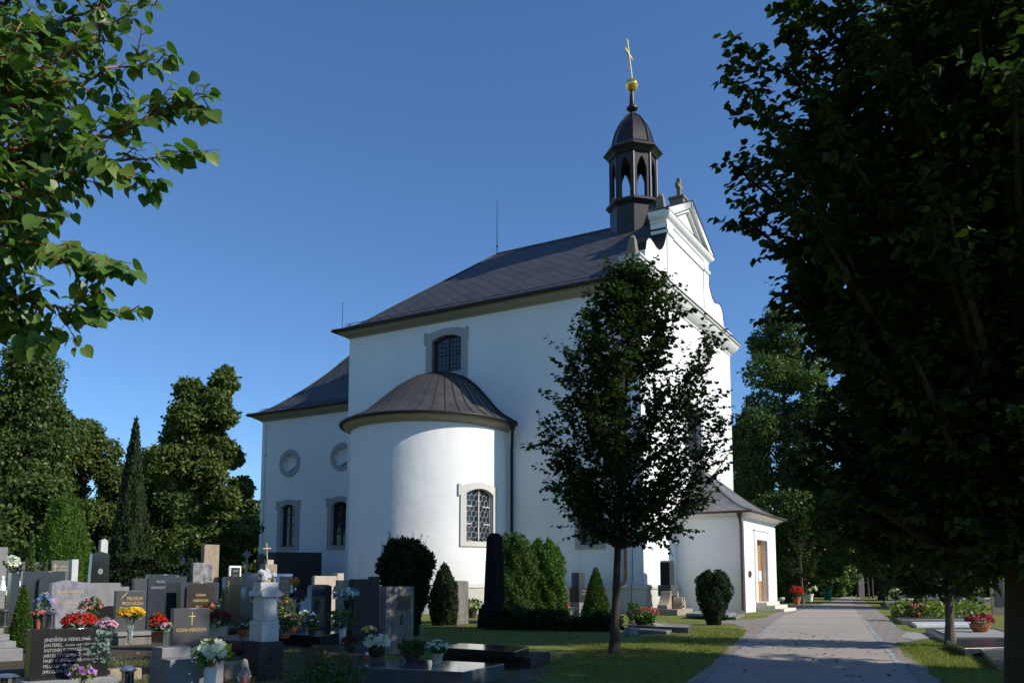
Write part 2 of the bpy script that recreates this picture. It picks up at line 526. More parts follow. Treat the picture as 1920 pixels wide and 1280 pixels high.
# --- walls
m = MB()
m.wall([(0, 0), (LA, 0), (LA, ZW + 0.4), (0, ZW + 0.4)], [arch_loop(*UW), arch_loop(*LW)], FA, 0.3)
m.wall([(0, 0), (LB, 0), (LB, 15.5), (0, 15.5)], [arch_loop(*FWIN)], FF, 0.35)
m.add([(0, LA, 0), (LB, LA, 0), (LB, LA, ZW + 0.4), (0, LA, ZW + 0.4)], [(0, 1, 2, 3)])
m.add([(LB, 0, 0), (LB, LA, 0), (LB, LA, ZW + 0.4), (LB, 0, ZW + 0.4)], [(0, 1, 2, 3)])
m.build('nave_wall', m_plaster, church, angle=30)
window_unit(FA, *UW, t=0.36, depth=0.26, cols=2, rows=2, label='upper long wall window with grey stone surround')
window_unit(FA, *LW, t=0.26, depth=0.26, cols=2, rows=3, label='low long wall window half hidden by the young tree')
window_unit(FF, *FWIN, t=0.32, depth=0.3, cols=2, rows=2, label='large gable front window')
# --- plinth of the nave
m = MB()
pl = [(0.0, 0), (0.14, 0), (0.14, 1.05), (0.19, 1.09), (0.20, 1.16), (0.17, 1.24), (0.02, 1.29), (0.0, 1.29)]
m = MB(); m.sweep([(PB0, 0), (0, 0), (0, AC - AR)], pl, side=-1); m.build('plinth', m_plinth, church, angle=25)
m = MB(); m.sweep([(0, AC + AR), (0, LA), (WB, LA)], pl, side=-1); m.build('plinth', m_plinth, church, angle=25)
m = MB(); m.sweep([(LB, 3), (LB, 0), (PB1, 0)], pl, side=-1); m.build('plinth', m_plinth, church, angle=25)
# --- main eaves cove, gutter
cv = [(0.0, ZW), (0.06, ZW), (0.08, ZW + 0.05), (0.16, ZW + 0.09), (0.30, ZW + 0.15), (0.43, ZW + 0.22), (0.52, ZW + 0.32), (0.54, ZW + 0.38), (0.54, ZW + 0.42), (0.0, ZW + 0.42)]
m = MB(); m.sweep([(0, 0.95), (0, LA), (LB, LA), (LB, 0.95)], cv, side=-1)
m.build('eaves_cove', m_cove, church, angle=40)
def ring_prof(d, z, r, n=8): return [(d + r * math.cos(2 * math.pi * k / n), z + r * math.sin(2 * math.pi * k / n)) for k in range(n + 1)]
m = MB(); m.sweep([(0, 0.97), (0, LA), (LB, LA), (LB, 0.97)], ring_prof(0.64, ZW + 0.37, 0.09), side=-1)
m.build('gutter', m_gutter, church)
# --- main roof: bell-cast slopes, one hipped end
OV, EZ, RZ, RB, RA = 0.66, ZW + 0.43, 20.82, LB / 2, 11.77
PROF = [(0, 0), (0.05, 0.018), (0.10, 0.045), (0.16, 0.095), (0.23, 0.17), (0.32, 0.27), (0.45, 0.41), (0.6, 0.57), (0.8, 0.785), (1, 1)]
m = MB()
def roof_rows(side):
    rows = []
    for t, h in PROF:
        b = -OV + (RB + OV) * t if side == 0 else LB + OV - (LB + OV - RB) * t
        rows.append((b, LA + OV - (LA + OV - RA) * t, EZ + (RZ - EZ) * h))
    return rows
for side in (0, 1):
    rw = roof_rows(side); vs, fs, uvs = [], [], []; sl = 0; prev = None
    for b, ah, z in rw:
        if prev: sl += math.hypot(b - prev[0], z - prev[1])
        prev = (b, z)
        vs += [(b, 0.92, z), (b, ah, z)]; uvs.append((sl, ah))
    fl = []
    for i in range(len(rw) - 1):
        fs.append((2 * i, 2 * i + 1, 2 * i + 3, 2 * i + 2))
        fl.append([(0.92, uvs[i][0]), (uvs[i][1], uvs[i][0]), (uvs[i + 1][1], uvs[i + 1][0]), (0.92, uvs[i + 1][0])])
    m.add(vs, fs, 0, fl)
r0, r1 = roof_rows(0), roof_rows(1); vs, fs, fl = [], [], []
for p, q in zip(r0, r1): vs += [p, q]
for i in range(len(r0) - 1):
    fs.append((2 * i, 2 * i + 1, 2 * i + 3, 2 * i + 2)); fl.append([(vs[k][0], vs[k][2] * 1.4) for k in fs[-1]])
m.add(vs, fs, 0, fl)
m.build('roof', m_slate, church, smooth=True, angle=14)
m = MB()
m.tube([(RB, 0.8, RZ + 0.01), (RB, RA, RZ + 0.01)], 0.07, 6)
m.tube([(p[0], p[1], p[2] + 0.01) for p in r0], 0.05, 6)
m.build('ridge_cap', m_metal, church)
m = MB()
def on_roof(x, dz=0.0):
    t = (x + OV) / (RB + OV)
    for (t0, h0), (t1, h1) in zip(PROF, PROF[1:]):
        if t <= t1: return EZ + (RZ - EZ) * (h0 + (h1 - h0) * (t - t0) / (t1 - t0)) + dz
for dz, x in ((0.10, -0.28), (0.22, -0.25)):
    m.tube([(x, 1.0, on_roof(x, dz)), (x, LA + 0.1, on_roof(x, dz))], 0.018, 5)
y = 1.4
while y < LA + 0.1:
    m.tube([(-0.33, y, on_roof(-0.33)), (-0.27, y, on_roof(-0.25, 0.24))], 0.02, 4); m.tube([(-0.16, y, on_roof(-0.16)), (-0.26, y, on_roof(-0.25, 0.24))], 0.02, 4)
    y += 0.95
m.build('snow_guard', m_iron, church)
m = MB(); m.tube([(RB, RA, RZ), (RB, RA, RZ + 0.35), (RB, RA, RZ + 3.35)], [0.03, 0.03, 0.012], 5); m.lathe([(0.05, 0), (0.07, 0.05), (0.03, 0.12)], 8, (RB, RA, RZ + 0.45))
m.build('lightning_rod', m_iron, church)
m = MB(); m.tube([(-0.35, LA + 0.25, EZ + 0.1), (-0.35, LA + 0.25, EZ + 1.6)], 0.015, 5); m.build('lightning_rod', m_iron, church)
# --- gable front: cornice, attic band, scrolled gable, pediment
TH = 0.92
fc = [(0.0, 14.72), (0.05, 14.72), (0.07, 14.80), (0.16, 14.86), (0.24, 14.95), (0.36, 15.08), (0.45, 15.24), (0.48, 15.33), (0.56, 15.35), (0.56, 15.42), (0.0, 15.50)]
m = MB(); m.sweep([(LB, TH), (LB, 0), (0, 0), (0, TH)], fc, side=-1); m.build('front_cornice', m_covew, church, angle=40)
m = MB(); m.sweep([(LB, TH), (LB, 0), (0, 0), (0, TH)], [(0.59, 15.423), (0.59, 15.45), (0.0, 15.53)], side=-1, cap=False); m.build('cornice_flashing', m_gutter, church, angle=40)
m = MB()
m.box(0.03, LB - 0.03, 0.03, TH, 15.45, 16.0)
m.sweep([(LB - 0.03, TH), (LB - 0.03, 0.03), (0.03, 0.03), (0.03, TH)], [(0.0, 15.86), (0.06, 15.88), (0.12, 15.98), (0.17, 16.0), (0.17, 16.06), (0.0, 16.1)], side=-1)
half = [(6.3, 16.02), (6.24, 16.3), (6.22, 16.62), (6.10, 17.02), (5.86, 17.28), (5.52, 17.38), (5.12, 17.32), (4.78, 17.22), (4.42, 17.22), (4.05, 17.38), (3.76, 17.66), (3.52, 18.02), (3.38, 18.4), (3.32, 18.9)]
GC = LB / 2
gp = [(GC - x, z) for x, z in half] + [(GC + x, z) for x, z in reversed(half)]
GF = lambda u, z, d: (u, 0.05 + d, z)
m.prism(gp, 0, 0.8, GF)
m.prism([(GC - 3.36, 18.4), (GC + 3.36, 18.4), (GC + 3.36, 19.3), (GC - 3.36, 19.3)], 0.004, 0.796, GF)
for sg in (-1, 1):
    u = GC + sg * 2.92
    m.prism([(u - 0.42, 16.1), (u + 0.42, 16.1), (u + 0.42, 18.45), (u - 0.42, 18.45)], -0.06, 0.02, GF)
    m.prism([(u - 0.47, 18.45), (u + 0.47, 18.45), (u + 0.52, 18.62), (u - 0.52, 18.62)], -0.14, 0.78, GF)
    m.prism([(u - 0.42, 18.62), (u + 0.42, 18.62), (u + 0.42, 19.2), (u - 0.42, 19.2)], -0.06, 0.79, GF)
m.prism([(GC - 2.4, 18.45), (GC + 2.4, 18.45), (GC + 2.4, 18.6), (GC - 2.4, 18.6)], -0.08, 0.3, GF)
pc = [(0.0, 19.02), (0.05, 19.04), (0.10, 19.16), (0.22, 19.24), (0.30, 19.34), (0.32, 19.44), (0.0, 19.52)]
m.sweep([(GC + 3.36, 0.85), (GC + 3.36, 0.05), (GC - 3.36, 0.05), (GC - 3.36, 0.85)], pc, side=-1)
m.prism([(GC - 3.3, 19.4), (GC + 3.3, 19.4), (GC, 21.0)], 0.08, 0.72, GF)
for sg in (-1, 1):
    rake = [(GC + sg * 3.66, 19.44), (GC + sg * 3.66, 19.58), (GC, 21.36), (GC, 21.02), (GC + sg * 3.0, 19.5)]
    m.prism(rake, -0.28, 0.8, GF)
    rake2 = [(GC + sg * 3.1, 19.5), (GC, 21.03), (GC, 20.83), (GC + sg * 2.7, 19.5)]
    m.prism(rake2, -0.1, 0.4, GF)
m.build('gable', m_plaster, church, angle=30)
m = MB()
for sg in (-1, 1):
    m.prism([(GC + sg * 3.72, 19.57), (GC + sg * 3.70, 19.62), (GC, 21.42), (GC, 21.37)], -0.32, 0.84, GF)
m.prism([(GC - 3.7, 19.505), (GC - 3.7, 19.53), (GC + 3.7, 19.53), (GC + 3.7, 19.505)], -0.3, -0.1, GF)
hh = half
for sg in (-1, 1):
    for (x0, z0), (x1, z1) in zip(hh[2:-1], hh[3:]):
        m.prism([(GC + sg * x0, z0), (GC + sg * x1, z1), (GC + sg * (x1 + 0.02), z1 + 0.03), (GC + sg * (x0 + 0.02), z0 + 0.03)], -0.03, 0.83, GF)
m.build('gable_flashing', m_gutter, church, smooth=False)
def obelisk_finial(b, a, z, h):
    m = MB(); m.taper(b - 0.24, b + 0.24, a - 0.24, a + 0.24, z, z + h * 0.78, 0.6, 0.6); m.lathe([(0.15, 0), (0.15, 0.05), (0.10, 0.16), (0.0, 0.2)], 10, (b, a, z + h * 0.78), cap=False)
    m.build('stone_finial', m_finial, church, angle=30)
obelisk_finial(0.42, 0.45, 16.08, 1.15); obelisk_finial(LB - 0.42, 0.45, 16.08, 0.9); obelisk_finial(GC - 2.75, 0.5, 19.9, 0.92)
m = MB(); m.box(GC - 0.42, GC + 0.42, 0.12, 0.85, 21.15, 21.5); m.box(GC - 0.5, GC + 0.5, 0.06, 0.91, 21.5, 21.62)
m.box(GC - 0.10, GC + 0.10, 0.38, 0.58, 21.62, 22.75); m.box(GC - 0.34, GC + 0.34, 0.385, 0.575, 22.22, 22.42); m.lathe([(0.22, 0), (0.12, 0.12)], 4, (GC, 0.48, 21.62), R(45))
m.build('stone_cross', m_finial, church, smooth=False)
# --- bell turret
TX, TY = RB, 3.05
def tz(z):
    if z < 22.0: return z
    if z < 22.74: return z - 0.85
    if z < 25.5: return 21.89 + (z - 22.74) * 0.885
    return z - 1.17
class TMB(MB):
    def build(s, *a, **k):
        s.v = [(x, y, tz(z)) for x, y, z in s.v]
        return MB.build(s, *a, **k)
tur = TMB()
O8 = R(22.5)
def oct_(prof): tur.lathe(prof, 8, (TX, TY, 0), O8)
oct_([(1.30, 19.0), (1.30, 22.3), (1.34, 22.34), (1.42, 22.42), (1.52, 22.5), (1.52, 22.62), (1.42, 22.68), (1.34, 22.72), (1.2, 22.73)])
tb = tur.build('turret', m_turret, church, angle=20); tur = TMB()
oct_([(1.2, 25.55), (1.34, 25.57), (1.40, 25.66), (1.52, 25.78), (1.62, 25.86), (1.62, 25.94), (1.34, 26.12), (1.20, 26.28)])
tur.build('lantern_cornice', m_turret, tb, angle=20)
m = TMB()
apo = 1.26 * math.cos(R(22.5)); hw = 1.26 * math.sin(R(22.5))
for k in range(8):
    t = R(45 * k); n = Vector((math.cos(t), math.sin(t), 0)); s = Vector((-math.sin(t), math.cos(t), 0)); c = Vector((TX, TY, 0))
    ho = 0.29
    hole = [(-ho, 22.75), (ho, 22.75), (ho, 24.55)]
    for j in range(1, 8): x = ho * (1 - j / 8); hole.append((x, 24.55 + 0.72 * (1 - (x / ho) ** 1.7)))
    hole.append((0, 25.3))
    for j in range(7, 0, -1): x = ho * (1 - j / 8); hole.append((-x, 24.55 + 0.72 * (1 - (x / ho) ** 1.7)))
    hole.append((-ho, 24.55))
    outer = [(-hw, 22.72), (hw, 22.72), (hw, 25.6), (-hw, 25.6)]
    for off in (0, 1):
        f = (lambda u, z, d, off=off: tuple(c + n * (apo - 0.17 * off + d) + s * u * (1 - 0.13 * off) + Vector((0, 0, z))))
        if off == 0: m.wall(outer, [hole], f, 0.17)
        else: m.wall(outer, [hole], f, 0.0)
    e = c + n * (apo + 0.0) + s * hw
    m.tube([tuple(e + Vector((0, 0, 22.72))), tuple(e + Vector((0, 0, 25.58)))], 0.06, 6)
m.build('belfry', m_turret, tb, angle=25)
m = TMB(); dp = [(1.17, 26.26), (1.13, 26.5), (1.06, 26.85), (0.94, 27.25), (0.76, 27.65), (0.52, 27.98), (0.28, 28.18), (0.12, 28.3), (0.10, 28.45)]
m.lathe(dp, 8, (TX, TY, 0), O8)
for k in range(8):
    t = O8 + R(45 * k); m.tube([(TX + (r + 0.015) * math.cos(t), TY + (r + 0.015) * math.sin(t), z) for r, z in dp[:-1]], 0.035, 5)
m.build('dome', m_turret, tb, angle=20)
m = TMB(); m.lathe([(0.10, 28.4), (0.22, 28.5), (0.32, 28.58), (0.32, 28.66), (0.2, 28.74), (0.15, 28.9), (0.13, 29.3), (0.10, 29.62)], 12, (TX, TY, 0)); m.build('spire', m_turret, tb)
m = TMB(); m.lathe([(0.10, -0.36), (0.2, -0.3), (0.30, -0.17), (0.345, -0.03), (0.36, 0), (0.36, 0.05), (0.345, 0.07), (0.30, 0.2), (0.2, 0.32), (0.06, 0.38)], 20, (TX, TY, 29.98)); m.build('ball', m_gold, tb)
m = TMB()
LEAN = lambda p: Vector((TX + p.x - 0.05 * p.z, TY + p.y + 0.087 * p.z, 30.34 + p.z))
RC = R(3)
for bx in ((-0.07, 0.07, -0.05, 0.05, 0, 2.35), (-0.5, 0.5, -0.045, 0.045, 1.42, 1.56), (-0.12, 0.12, -0.032, 0.032, 1.38, 1.61), (-0.11, 0.11, -0.03, 0.03, 2.28, 2.36), (-0.56, -0.46, -0.03, 0.03, 1.4, 1.6), (0.46, 0.56, -0.03, 0.03, 1.4, 1.6), (-0.09, 0.09, -0.03, 0.03, 0.55, 0.62)):
    m.box(*bx, T=LEAN, rz=RC, c=(0, 0))
m.v = [(TX + (x - TX), y, z) for x, y, z in m.v]; m.build('cross', m_goldx, tb, smooth=False)
# --- presbytery behind
WL, WZ = 25.3, 11.1
m = MB()
def circ(u, z, r, n=24): return [(u + r * math.cos(2 * math.pi * k / n), z + r * math.sin(2 * math.pi * k / n)) for k in range(n)]
OC = [(22.95, 8.42, 0.55), (18.95, 8.5, 0.55)]
m.wall([(LA, 0), (WL, 0), (WL, WZ + 0.4), (LA, WZ + 0.4)], [arch_loop(*w) for w in WW] + [circ(*c) for c in OC], FW, 0.25)
m.add([(WB, WL, 0), (LB - WB, WL, 0), (LB - WB, WL, WZ + 0.4), (WB, WL, WZ + 0.4)], [(0, 1, 2, 3)])
m.add([(LB - WB, LA, 0), (LB - WB, WL, 0), (LB - WB, WL, WZ + 0.4), (LB - WB, LA, WZ + 0.4)], [(0, 1, 2, 3)])
m.build('presbytery_wall', m_plaster, church, angle=30)
for i, w in enumerate(WW): window_unit(FW, *w, t=0.3, depth=0.24, cols=2, rows=4)
for u, z, r in OC:
    m = MB(); n = 32
    I, O = circ(u, z, r, n), circ(u, z, r + 0.27, n)
    vs = [FW(a, b, 0.05) for a, b in I] + [FW(a, b, 0.05) for a, b in O] + [FW(a, b, -0.01) for a, b in O] + [FW(a, b, -0.247) for a, b in I]
    m.add(vs, [f for i in range(n) for j in [(i + 1) % n] for f in ((i, j, n + j, n + i), (n + i, n + j, 2 * n + j, 2 * n + i), (i, j, 3 * n + j, 3 * n + i))])
    o = m.build('oculus', m_trim, church, angle=40)
    m = MB(); m.add([FW(a, b, -0.2) for a, b in I], [tuple(range(n))]); m.build('blind_panel', m_plaster, o, smooth=False)
    m = MB(); seg = [(u + (r - 0.01) * math.cos(R(k)), z + (r - 0.01) * math.sin(R(k))) for k in range(195, 291, 8)] + [(u + (r - 0.09 * math.sin(R((k - 195) / 96 * 180)) - 0.01) * math.cos(R(k)), z + (r - 0.09 * math.sin(R((k - 195) / 96 * 180)) - 0.01) * math.sin(R(k))) for k in range(283, 196, -8)]; m.prism(seg, -0.19, 0.02, FW); m.build('sill', m_gutter, o, smooth=False)
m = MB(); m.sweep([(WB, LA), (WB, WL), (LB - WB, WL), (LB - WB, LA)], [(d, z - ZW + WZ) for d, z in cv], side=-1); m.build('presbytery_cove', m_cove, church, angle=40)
m = MB(); m.sweep([(WB, LA), (WB, WL), (LB - WB, WL), (LB - WB, LA)], ring_prof(0.64, WZ + 0.37, 0.08), side=-1); m.build('gutter', m_gutter, church)
m = MB(); e0 = WZ + 0.43; rz, ra = 17.6, 20.6
rows = []
for t, h in PROF:
    b = WB - OV + (RB - WB + OV) * t
    rows.append((b, LB - b, WL + OV - (WL + OV - ra) * t, e0 + (rz - e0) * (h * 0.55 + t * t * 0.45)))
vs, fs, fl = [], [], []
sl = 0
for i, (b, b2, ah, z) in enumerate(rows):
    if i: sl += math.hypot(b - rows[i - 1][0], z - rows[i - 1][3])
    vs += [(b, LA + 0.02, z), (b, ah, z), (b2, ah, z), (b2, LA + 0.02, z)]
    if i:
        for k, (p, q) in enumerate(((0, 1), (1, 2), (2, 3))):
            f = (4 * i - 4 + p, 4 * i - 4 + q, 4 * i + q, 4 * i + p); fs.append(f)
            fl.append([((vs[v][1] if k != 1 else vs[v][0]), sl - (0.8 if v < 4 * i else 0)) for v in f])
m.add(vs, fs, 0, fl); m.build('presbytery_roof', m_slate, church, angle=14)
m = MB()
for dz, x in ((0.10, WB - 0.28), (0.2, WB - 0.25)): m.tube([(x, LA + 0.1, e0 + 0.1 + dz), (x, WL, e0 + 0.1 + dz)], 0.018, 5)
y = LA + 0.5
while y < WL: m.tube([(WB - 0.3, y, e0 + 0.03), (WB - 0.27, y, e0 + 0.32)], 0.02, 4); y += 0.95
m.build('snow_guard', m_iron, church)
m = MB(); m.tube([(r[0], r[2], r[3] + 0.01) for r in rows], 0.05, 6); m.build('ridge_cap', m_metal, church)
m = MB(); m.tube([(WB - 0.05, WL - 0.35, 0.0), (WB - 0.05, WL - 0.35, WZ - 0.2), (WB - 0.3, WL + 0.1, WZ + 0.1), (WB - 0.6, WL + 0.2, WZ + 0.4)], 0.012, 4)
for z in range(1, 11, 2): m.tube([(WB - 0.05, WL - 0.42, z), (WB - 0.05, WL - 0.28, z)], 0.02, 4)
m.build('lightning_cable', m_iron, church)
# --- apse
m = MB()
uc, w, z0, z1, rise = AWIN
ss = sorted(set([AL * k / 72 for k in range(73)] + [AS, AS + AR * math.pi] + [uc - w / 2 + w * k / 10 for k in range(11)]))
ss = [s for i, s in enumerate(ss) if i == 0 or s - ss[i - 1] > 1e-4]
for s0, s1 in zip(ss, ss[1:]):
    def q(za0, za1, zb0, zb1): m.add([FX(s0, za0, 0), FX(s1, za1, 0), FX(s1, zb1, 0), FX(s0, zb0, 0)], [(0, 1, 2, 3)])
    if uc - w / 2 - 1e-4 <= s0 and s1 <= uc + w / 2 + 1e-4:
        f = lambda s: z1 - rise * ((s - uc) / (w / 2)) ** 2
        q(0, 0, z0, z0); q(f(s0), f(s1), z1, z1); q(z1, z1, AZ + 0.4, AZ + 0.4)
    else: q(0, 0, z0, z0); q(z0, z0, z1, z1); q(z1, z1, AZ + 0.4, AZ + 0.4)
m.build('apse_wall', m_plaster, church, angle=30)
window_unit(FX, *AWIN, t=0.29, depth=0.22, cols=2, rows=3, hexes=True, mat=m_trimw, label='apse window with leaded hexagon panes')
path = [apse_pos(AL * k / 64) for k in range(65)]
path = path[::-1]
m = MB(); m.sweep(path, pl, side=-1) if False else m.sweep(path, [(0.0, 0), (0.1, 0), (0.1, 1.1), (0.14, 1.14), (0.02, 1.3), (0, 1.3)], side=1); m.build('apse_plinth', m_plinth, church, angle=25)
# eaves of the apse
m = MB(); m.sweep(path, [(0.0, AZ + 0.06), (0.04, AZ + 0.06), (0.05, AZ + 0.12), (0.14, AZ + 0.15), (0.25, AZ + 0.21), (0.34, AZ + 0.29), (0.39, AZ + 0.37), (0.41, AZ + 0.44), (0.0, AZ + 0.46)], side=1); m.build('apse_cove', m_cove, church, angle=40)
m = MB(); m.sweep(path, ring_prof(0.50, AZ + 0.41, 0.075), side=1); m.build('gutter', m_gutter, church)
AP = [(1, 0), (0.95, 0.035), (0.90, 0.085), (0.84, 0.13), (0.76, 0.22), (0.68, 0.34), (0.58, 0.50), (0.46, 0.68), (0.32, 0.84), (0.18, 0.93), (0.08, 0.975), (0.0, 1.0)]
m = MB(); apx = Vector((0.02, AC, 0)); NS = 72; vs, fs = [], []
def aproof(s, r, h):
    p = Vector((*apse_pos(s, 0.54), 0)); p.x = min(p.x, -0.0)
    q = apx + (p - apx) * r
    return (q.x, q.y, AZ + 0.46 + 3.0 * h)
for r, h in AP:
    for k in range(NS + 1): vs.append(aproof(AL * k / NS, r, h))
for i in range(len(AP) - 1):
    for k in range(NS): a = i * (NS + 1) + k; fs.append((a, a + 1, a + NS + 2, a + NS + 1))
m.add(vs, fs)
m.build('apse_roof', m_metal, church, angle=50)
m = MB()
for k in range(1, 24):
    s = AL * k / 24
    m.tube([tuple(Vector(aproof(s, r, h)) + Vector((0, 0, 0.015))) for r, h in AP[:-1]], 0.024, 4)
m.tube([tuple(Vector(aproof(0, r, h)) + Vector((-0.03, 0, 0.03))) for r, h in AP], 0.06, 5)
m.tube([tuple(Vector(aproof(AL, r, h)) + Vector((-0.03, 0, 0.03))) for r, h in AP], 0.06, 5)
m.build('roof_seams', m_seam, church)
# --- downpipes
m = MB(); a0 = AC - AR
m.tube([(-0.5, a0 - 0.56, AZ + 0.36), (-0.5, a0 - 0.56, AZ + 0.02), (-0.42, a0 - 0.5, AZ - 0.2), (-0.2, a0 - 0.36, AZ - 0.55), (-0.14, a0 - 0.30, AZ - 0.75), (-0.14, a0 - 0.30, 1.5), (-0.3, a0 - 0.3, 1.2), (-0.3, a0 - 0.3, 0)], 0.075, 8)
m.lathe([(0.1, -0.28), (0.17, -0.05), (0.19, 0.05)], 4, (-0.5, a0 - 0.56, AZ + 0.35), R(45))
m.build('downpipe', m_gutter, church)
m = MB(); m.tube([(-0.12, 0.78, 14.6), (-0.12, 0.78, 1.55), (-0.16, 0.85, 1.35), (-0.32, 1.15, 1.22), (-0.33, 1.2, 1.0), (-0.33, 1.2, 0)], 0.075, 8)
for z in (3, 6, 9, 12): m.lathe([(0.09, 0), (0.09, 0.06)], 8, (-0.12, 0.78, z))
m.build('downpipe', m_pipe, church)
m = MB(); m.tube([(-0.03, 0.5, 14.5), (-0.03, 0.5, 1.4), (-0.22, 0.5, 1.25), (-0.22, 0.5, 0)], 0.012, 4); m.build('lightning_cable', m_iron, church)
# --- porch
DO = (7.35, 2.0, 0.44, 3.42)
m = MB()
dh = [(DO[0] - DO[1] / 2, DO[2]), (DO[0] + DO[1] / 2, DO[2]), (DO[0] + DO[1] / 2, DO[3]), (DO[0] - DO[1] / 2, DO[3])]
m.wall([(PB0, 0), (PB1, 0), (PB1, PZ + 0.3), (PB0, PZ + 0.3)], [dh], FP, 0.34)
m.add([(PB0, 0, 0), (PB0, -PA, 0), (PB0, -PA, PZ + 0.3), (PB0, 0, PZ + 0.3)], [(0, 1, 2, 3)])
m.add([(PB1, 0, 0), (PB1, -PA, 0), (PB1, -PA, PZ + 0.3), (PB1, 0, PZ + 0.3)], [(0, 1, 2, 3)])
m.build('porch_wall', m_plaster, church, angle=30)
m = MB()
x0, x1, zt = DO[0] - DO[1] / 2, DO[0] + DO[1] / 2, DO[3]
m.prism([(x1, DO[2]), (x1 + 0.42, DO[2]), (x1 + 0.42, zt), (x1, zt)], -0.05, 0.045, FP)
m.prism([(x0 - 0.42, DO[2]), (x0, DO[2]), (x0, zt), (x0 - 0.42, zt)], -0.05, 0.045, FP)
m.prism([(x0 - 0.42, zt), (x1 + 0.42, zt), (x1 + 0.42, zt + 0.42), (x0 - 0.42, zt + 0.42)], -0.05, 0.047, FP)
m.prism([(x0 - 0.48, zt + 0.42), (x1 + 0.48, zt + 0.42), (x1 + 0.48, zt + 0.48), (x0 - 0.48, zt + 0.48)], -0.05, 0.09, FP)
for sg in (-1, 1):
    u = DO[0] + sg * (DO[1] / 2 + 0.21); m.prism([(u - 0.13, DO[2] + 0.1), (u + 0.13, DO[2] + 0.1), (u + 0.13, zt + 0.05), (u - 0.13, zt + 0.05)], 0.04, 0.06, FP)
m.build('door_surround', m_covew, church, angle=30)
m = MB()
m.prism([(x0, DO[2]), (x1, DO[2]), (x1, zt), (x0, zt)], -0.36, -0.27, FP)
for lf in (0, 1):
    a = x0 + lf * DO[1] / 2 + 0.09; b = a + DO[1] / 2 - 0.18
    for za, zb in ((DO[2] + 0.12, DO[2] + 1.0), (DO[2] + 1.15, zt - 0.15)):
        m.prism([(a, za), (b, za), (b, za + 0.05), (a, za + 0.05)], -0.28, -0.245, FP); m.prism([(a, zb - 0.05), (b, zb - 0.05), (b, zb), (a, zb)], -0.28, -0.245, FP)
        m.prism([(a, za + 0.05), (a + 0.05, za + 0.05), (a + 0.05, zb - 0.05), (a, zb - 0.05)], -0.28, -0.245, FP); m.prism([(b - 0.05, za + 0.05), (b, za + 0.05), (b, zb - 0.05), (b - 0.05, zb - 0.05)], -0.28, -0.245, FP)
    za, zb = DO[2] + 1.2, zt - 0.2
    k = za
    while k < zb - 0.3:                          # slanting battens
        m.prism([(a + 0.05, k), (b - 0.05, k + 0.3), (b - 0.05, k + 0.33), (a + 0.05, k + 0.03)], -0.28, -0.25, FP); k += 0.1
door = m.build('door', m_wood, church, smooth=False)
m = MB(); m.prism([(DO[0] + 0.25, DO[2] + 1.0), (DO[0] + 0.8, DO[2] + 1.0), (DO[0] + 0.8, DO[2] + 1.5), (DO[0] + 0.25, DO[2] + 1.5)], -0.26, -0.24, FP); m.build('paper_notice', m_paper, door, smooth=False)
m = MB(); m.tube([FP(DO[0] + 0.1, DO[2] + 1.1, -0.27), FP(DO[0] + 0.1, DO[2] + 1.1, -0.2), FP(DO[0] + 0.24, DO[2] + 1.1, -0.2)], 0.018, 6); m.build('handle', m_iron, door)
m = MB()
m.box(x0 - 0.3, x1 + 0.25, -PA - 0.5, -PA + 0.25, 0.29, 0.438); m.box(x0 - 0.3, x1 + 0.25, -PA - 0.88, -PA - 0.02, 0.145, 0.29); m.box(x0 - 0.3, x1 + 0.25, -PA - 1.28, -PA - 0.02, 0.0, 0.145)
m.build('door_steps', m_step, church, bevel=0.012)
m = MB(); m.lathe([(0.0, 0), (0.26, 0.0), (0.26, 0.02), (0.22, 0.035)], 20, (0, 0, 0), sy=0.62, cap=False)
m.v = [FP(5.0 + v[0], 1.75 + v[1], v[2] + 0.004) for v in m.v]
m.build('wall_plaque', m_brown, church)
pp = [(PB0, 0), (PB0, -PA), (PB1, -PA), (PB1, 0)]
m = MB(); m.sweep(pp, [(0, PZ), (0.05, PZ), (0.06, PZ + 0.07), (0.14, PZ + 0.10), (0.2, PZ + 0.17), (0.32, PZ + 0.22), (0.40, PZ + 0.26), (0.40, PZ + 0.31), (0, PZ + 0.31)], side=-1 if False else 1)
o = m.build('porch_cornice', m_covew, church, angle=40)
m = MB(); m.sweep(pp, ring_prof(0.47, PZ + 0.30, 0.06), side=1); m.build('gutter', m_pipe, church)
m = MB(); ez = PZ + 0.345; ov = 0.5
ring = [(PB0 - ov, 0.0), (PB0 - ov, -PA - ov), (PB1 + ov, -PA - ov), (PB1 + ov, 0.0)]
pb = (PB0 + PB1) / 2
rp = [(1, 0), (0.88, 0.05), (0.74, 0.15), (0.58, 0.31), (0.40, 0.52), (0.2, 0.77), (0.0, 1.0)]
vs, fs, fl = [], [], []
for t, h in rp:
    for k, (b, a) in enumerate(ring):
        tb_ = pb + (b - pb) * t; ta = a * t if k in (1, 2) else 0.0
        vs.append((tb_, ta, ez + 2.75 * h))
for i in range(len(rp) - 1):
    for k in range(3):
        f = (4 * i + k, 4 * i + k + 1, 4 * i + 4 + k + 1, 4 * i + 4 + k); fs.append(f)
        fl.append([((vs[v][1] if k != 1 else vs[v][0]), (vs[v][0] if k != 1 else vs[v][1]) * (1 if k != 2 else -1) * 1.15) for v in f])
m.add(vs, fs, 0, fl); m.build('porch_roof', m_slate_p, church, angle=12)
m = MB()
for k in (1, 2): m.tube([tuple(Vector(vs[4 * i + k]) + Vector((0, 0, 0.01))) for i in range(len(rp))], 0.035, 5)
m.build('ridge_cap', m_metal, church)
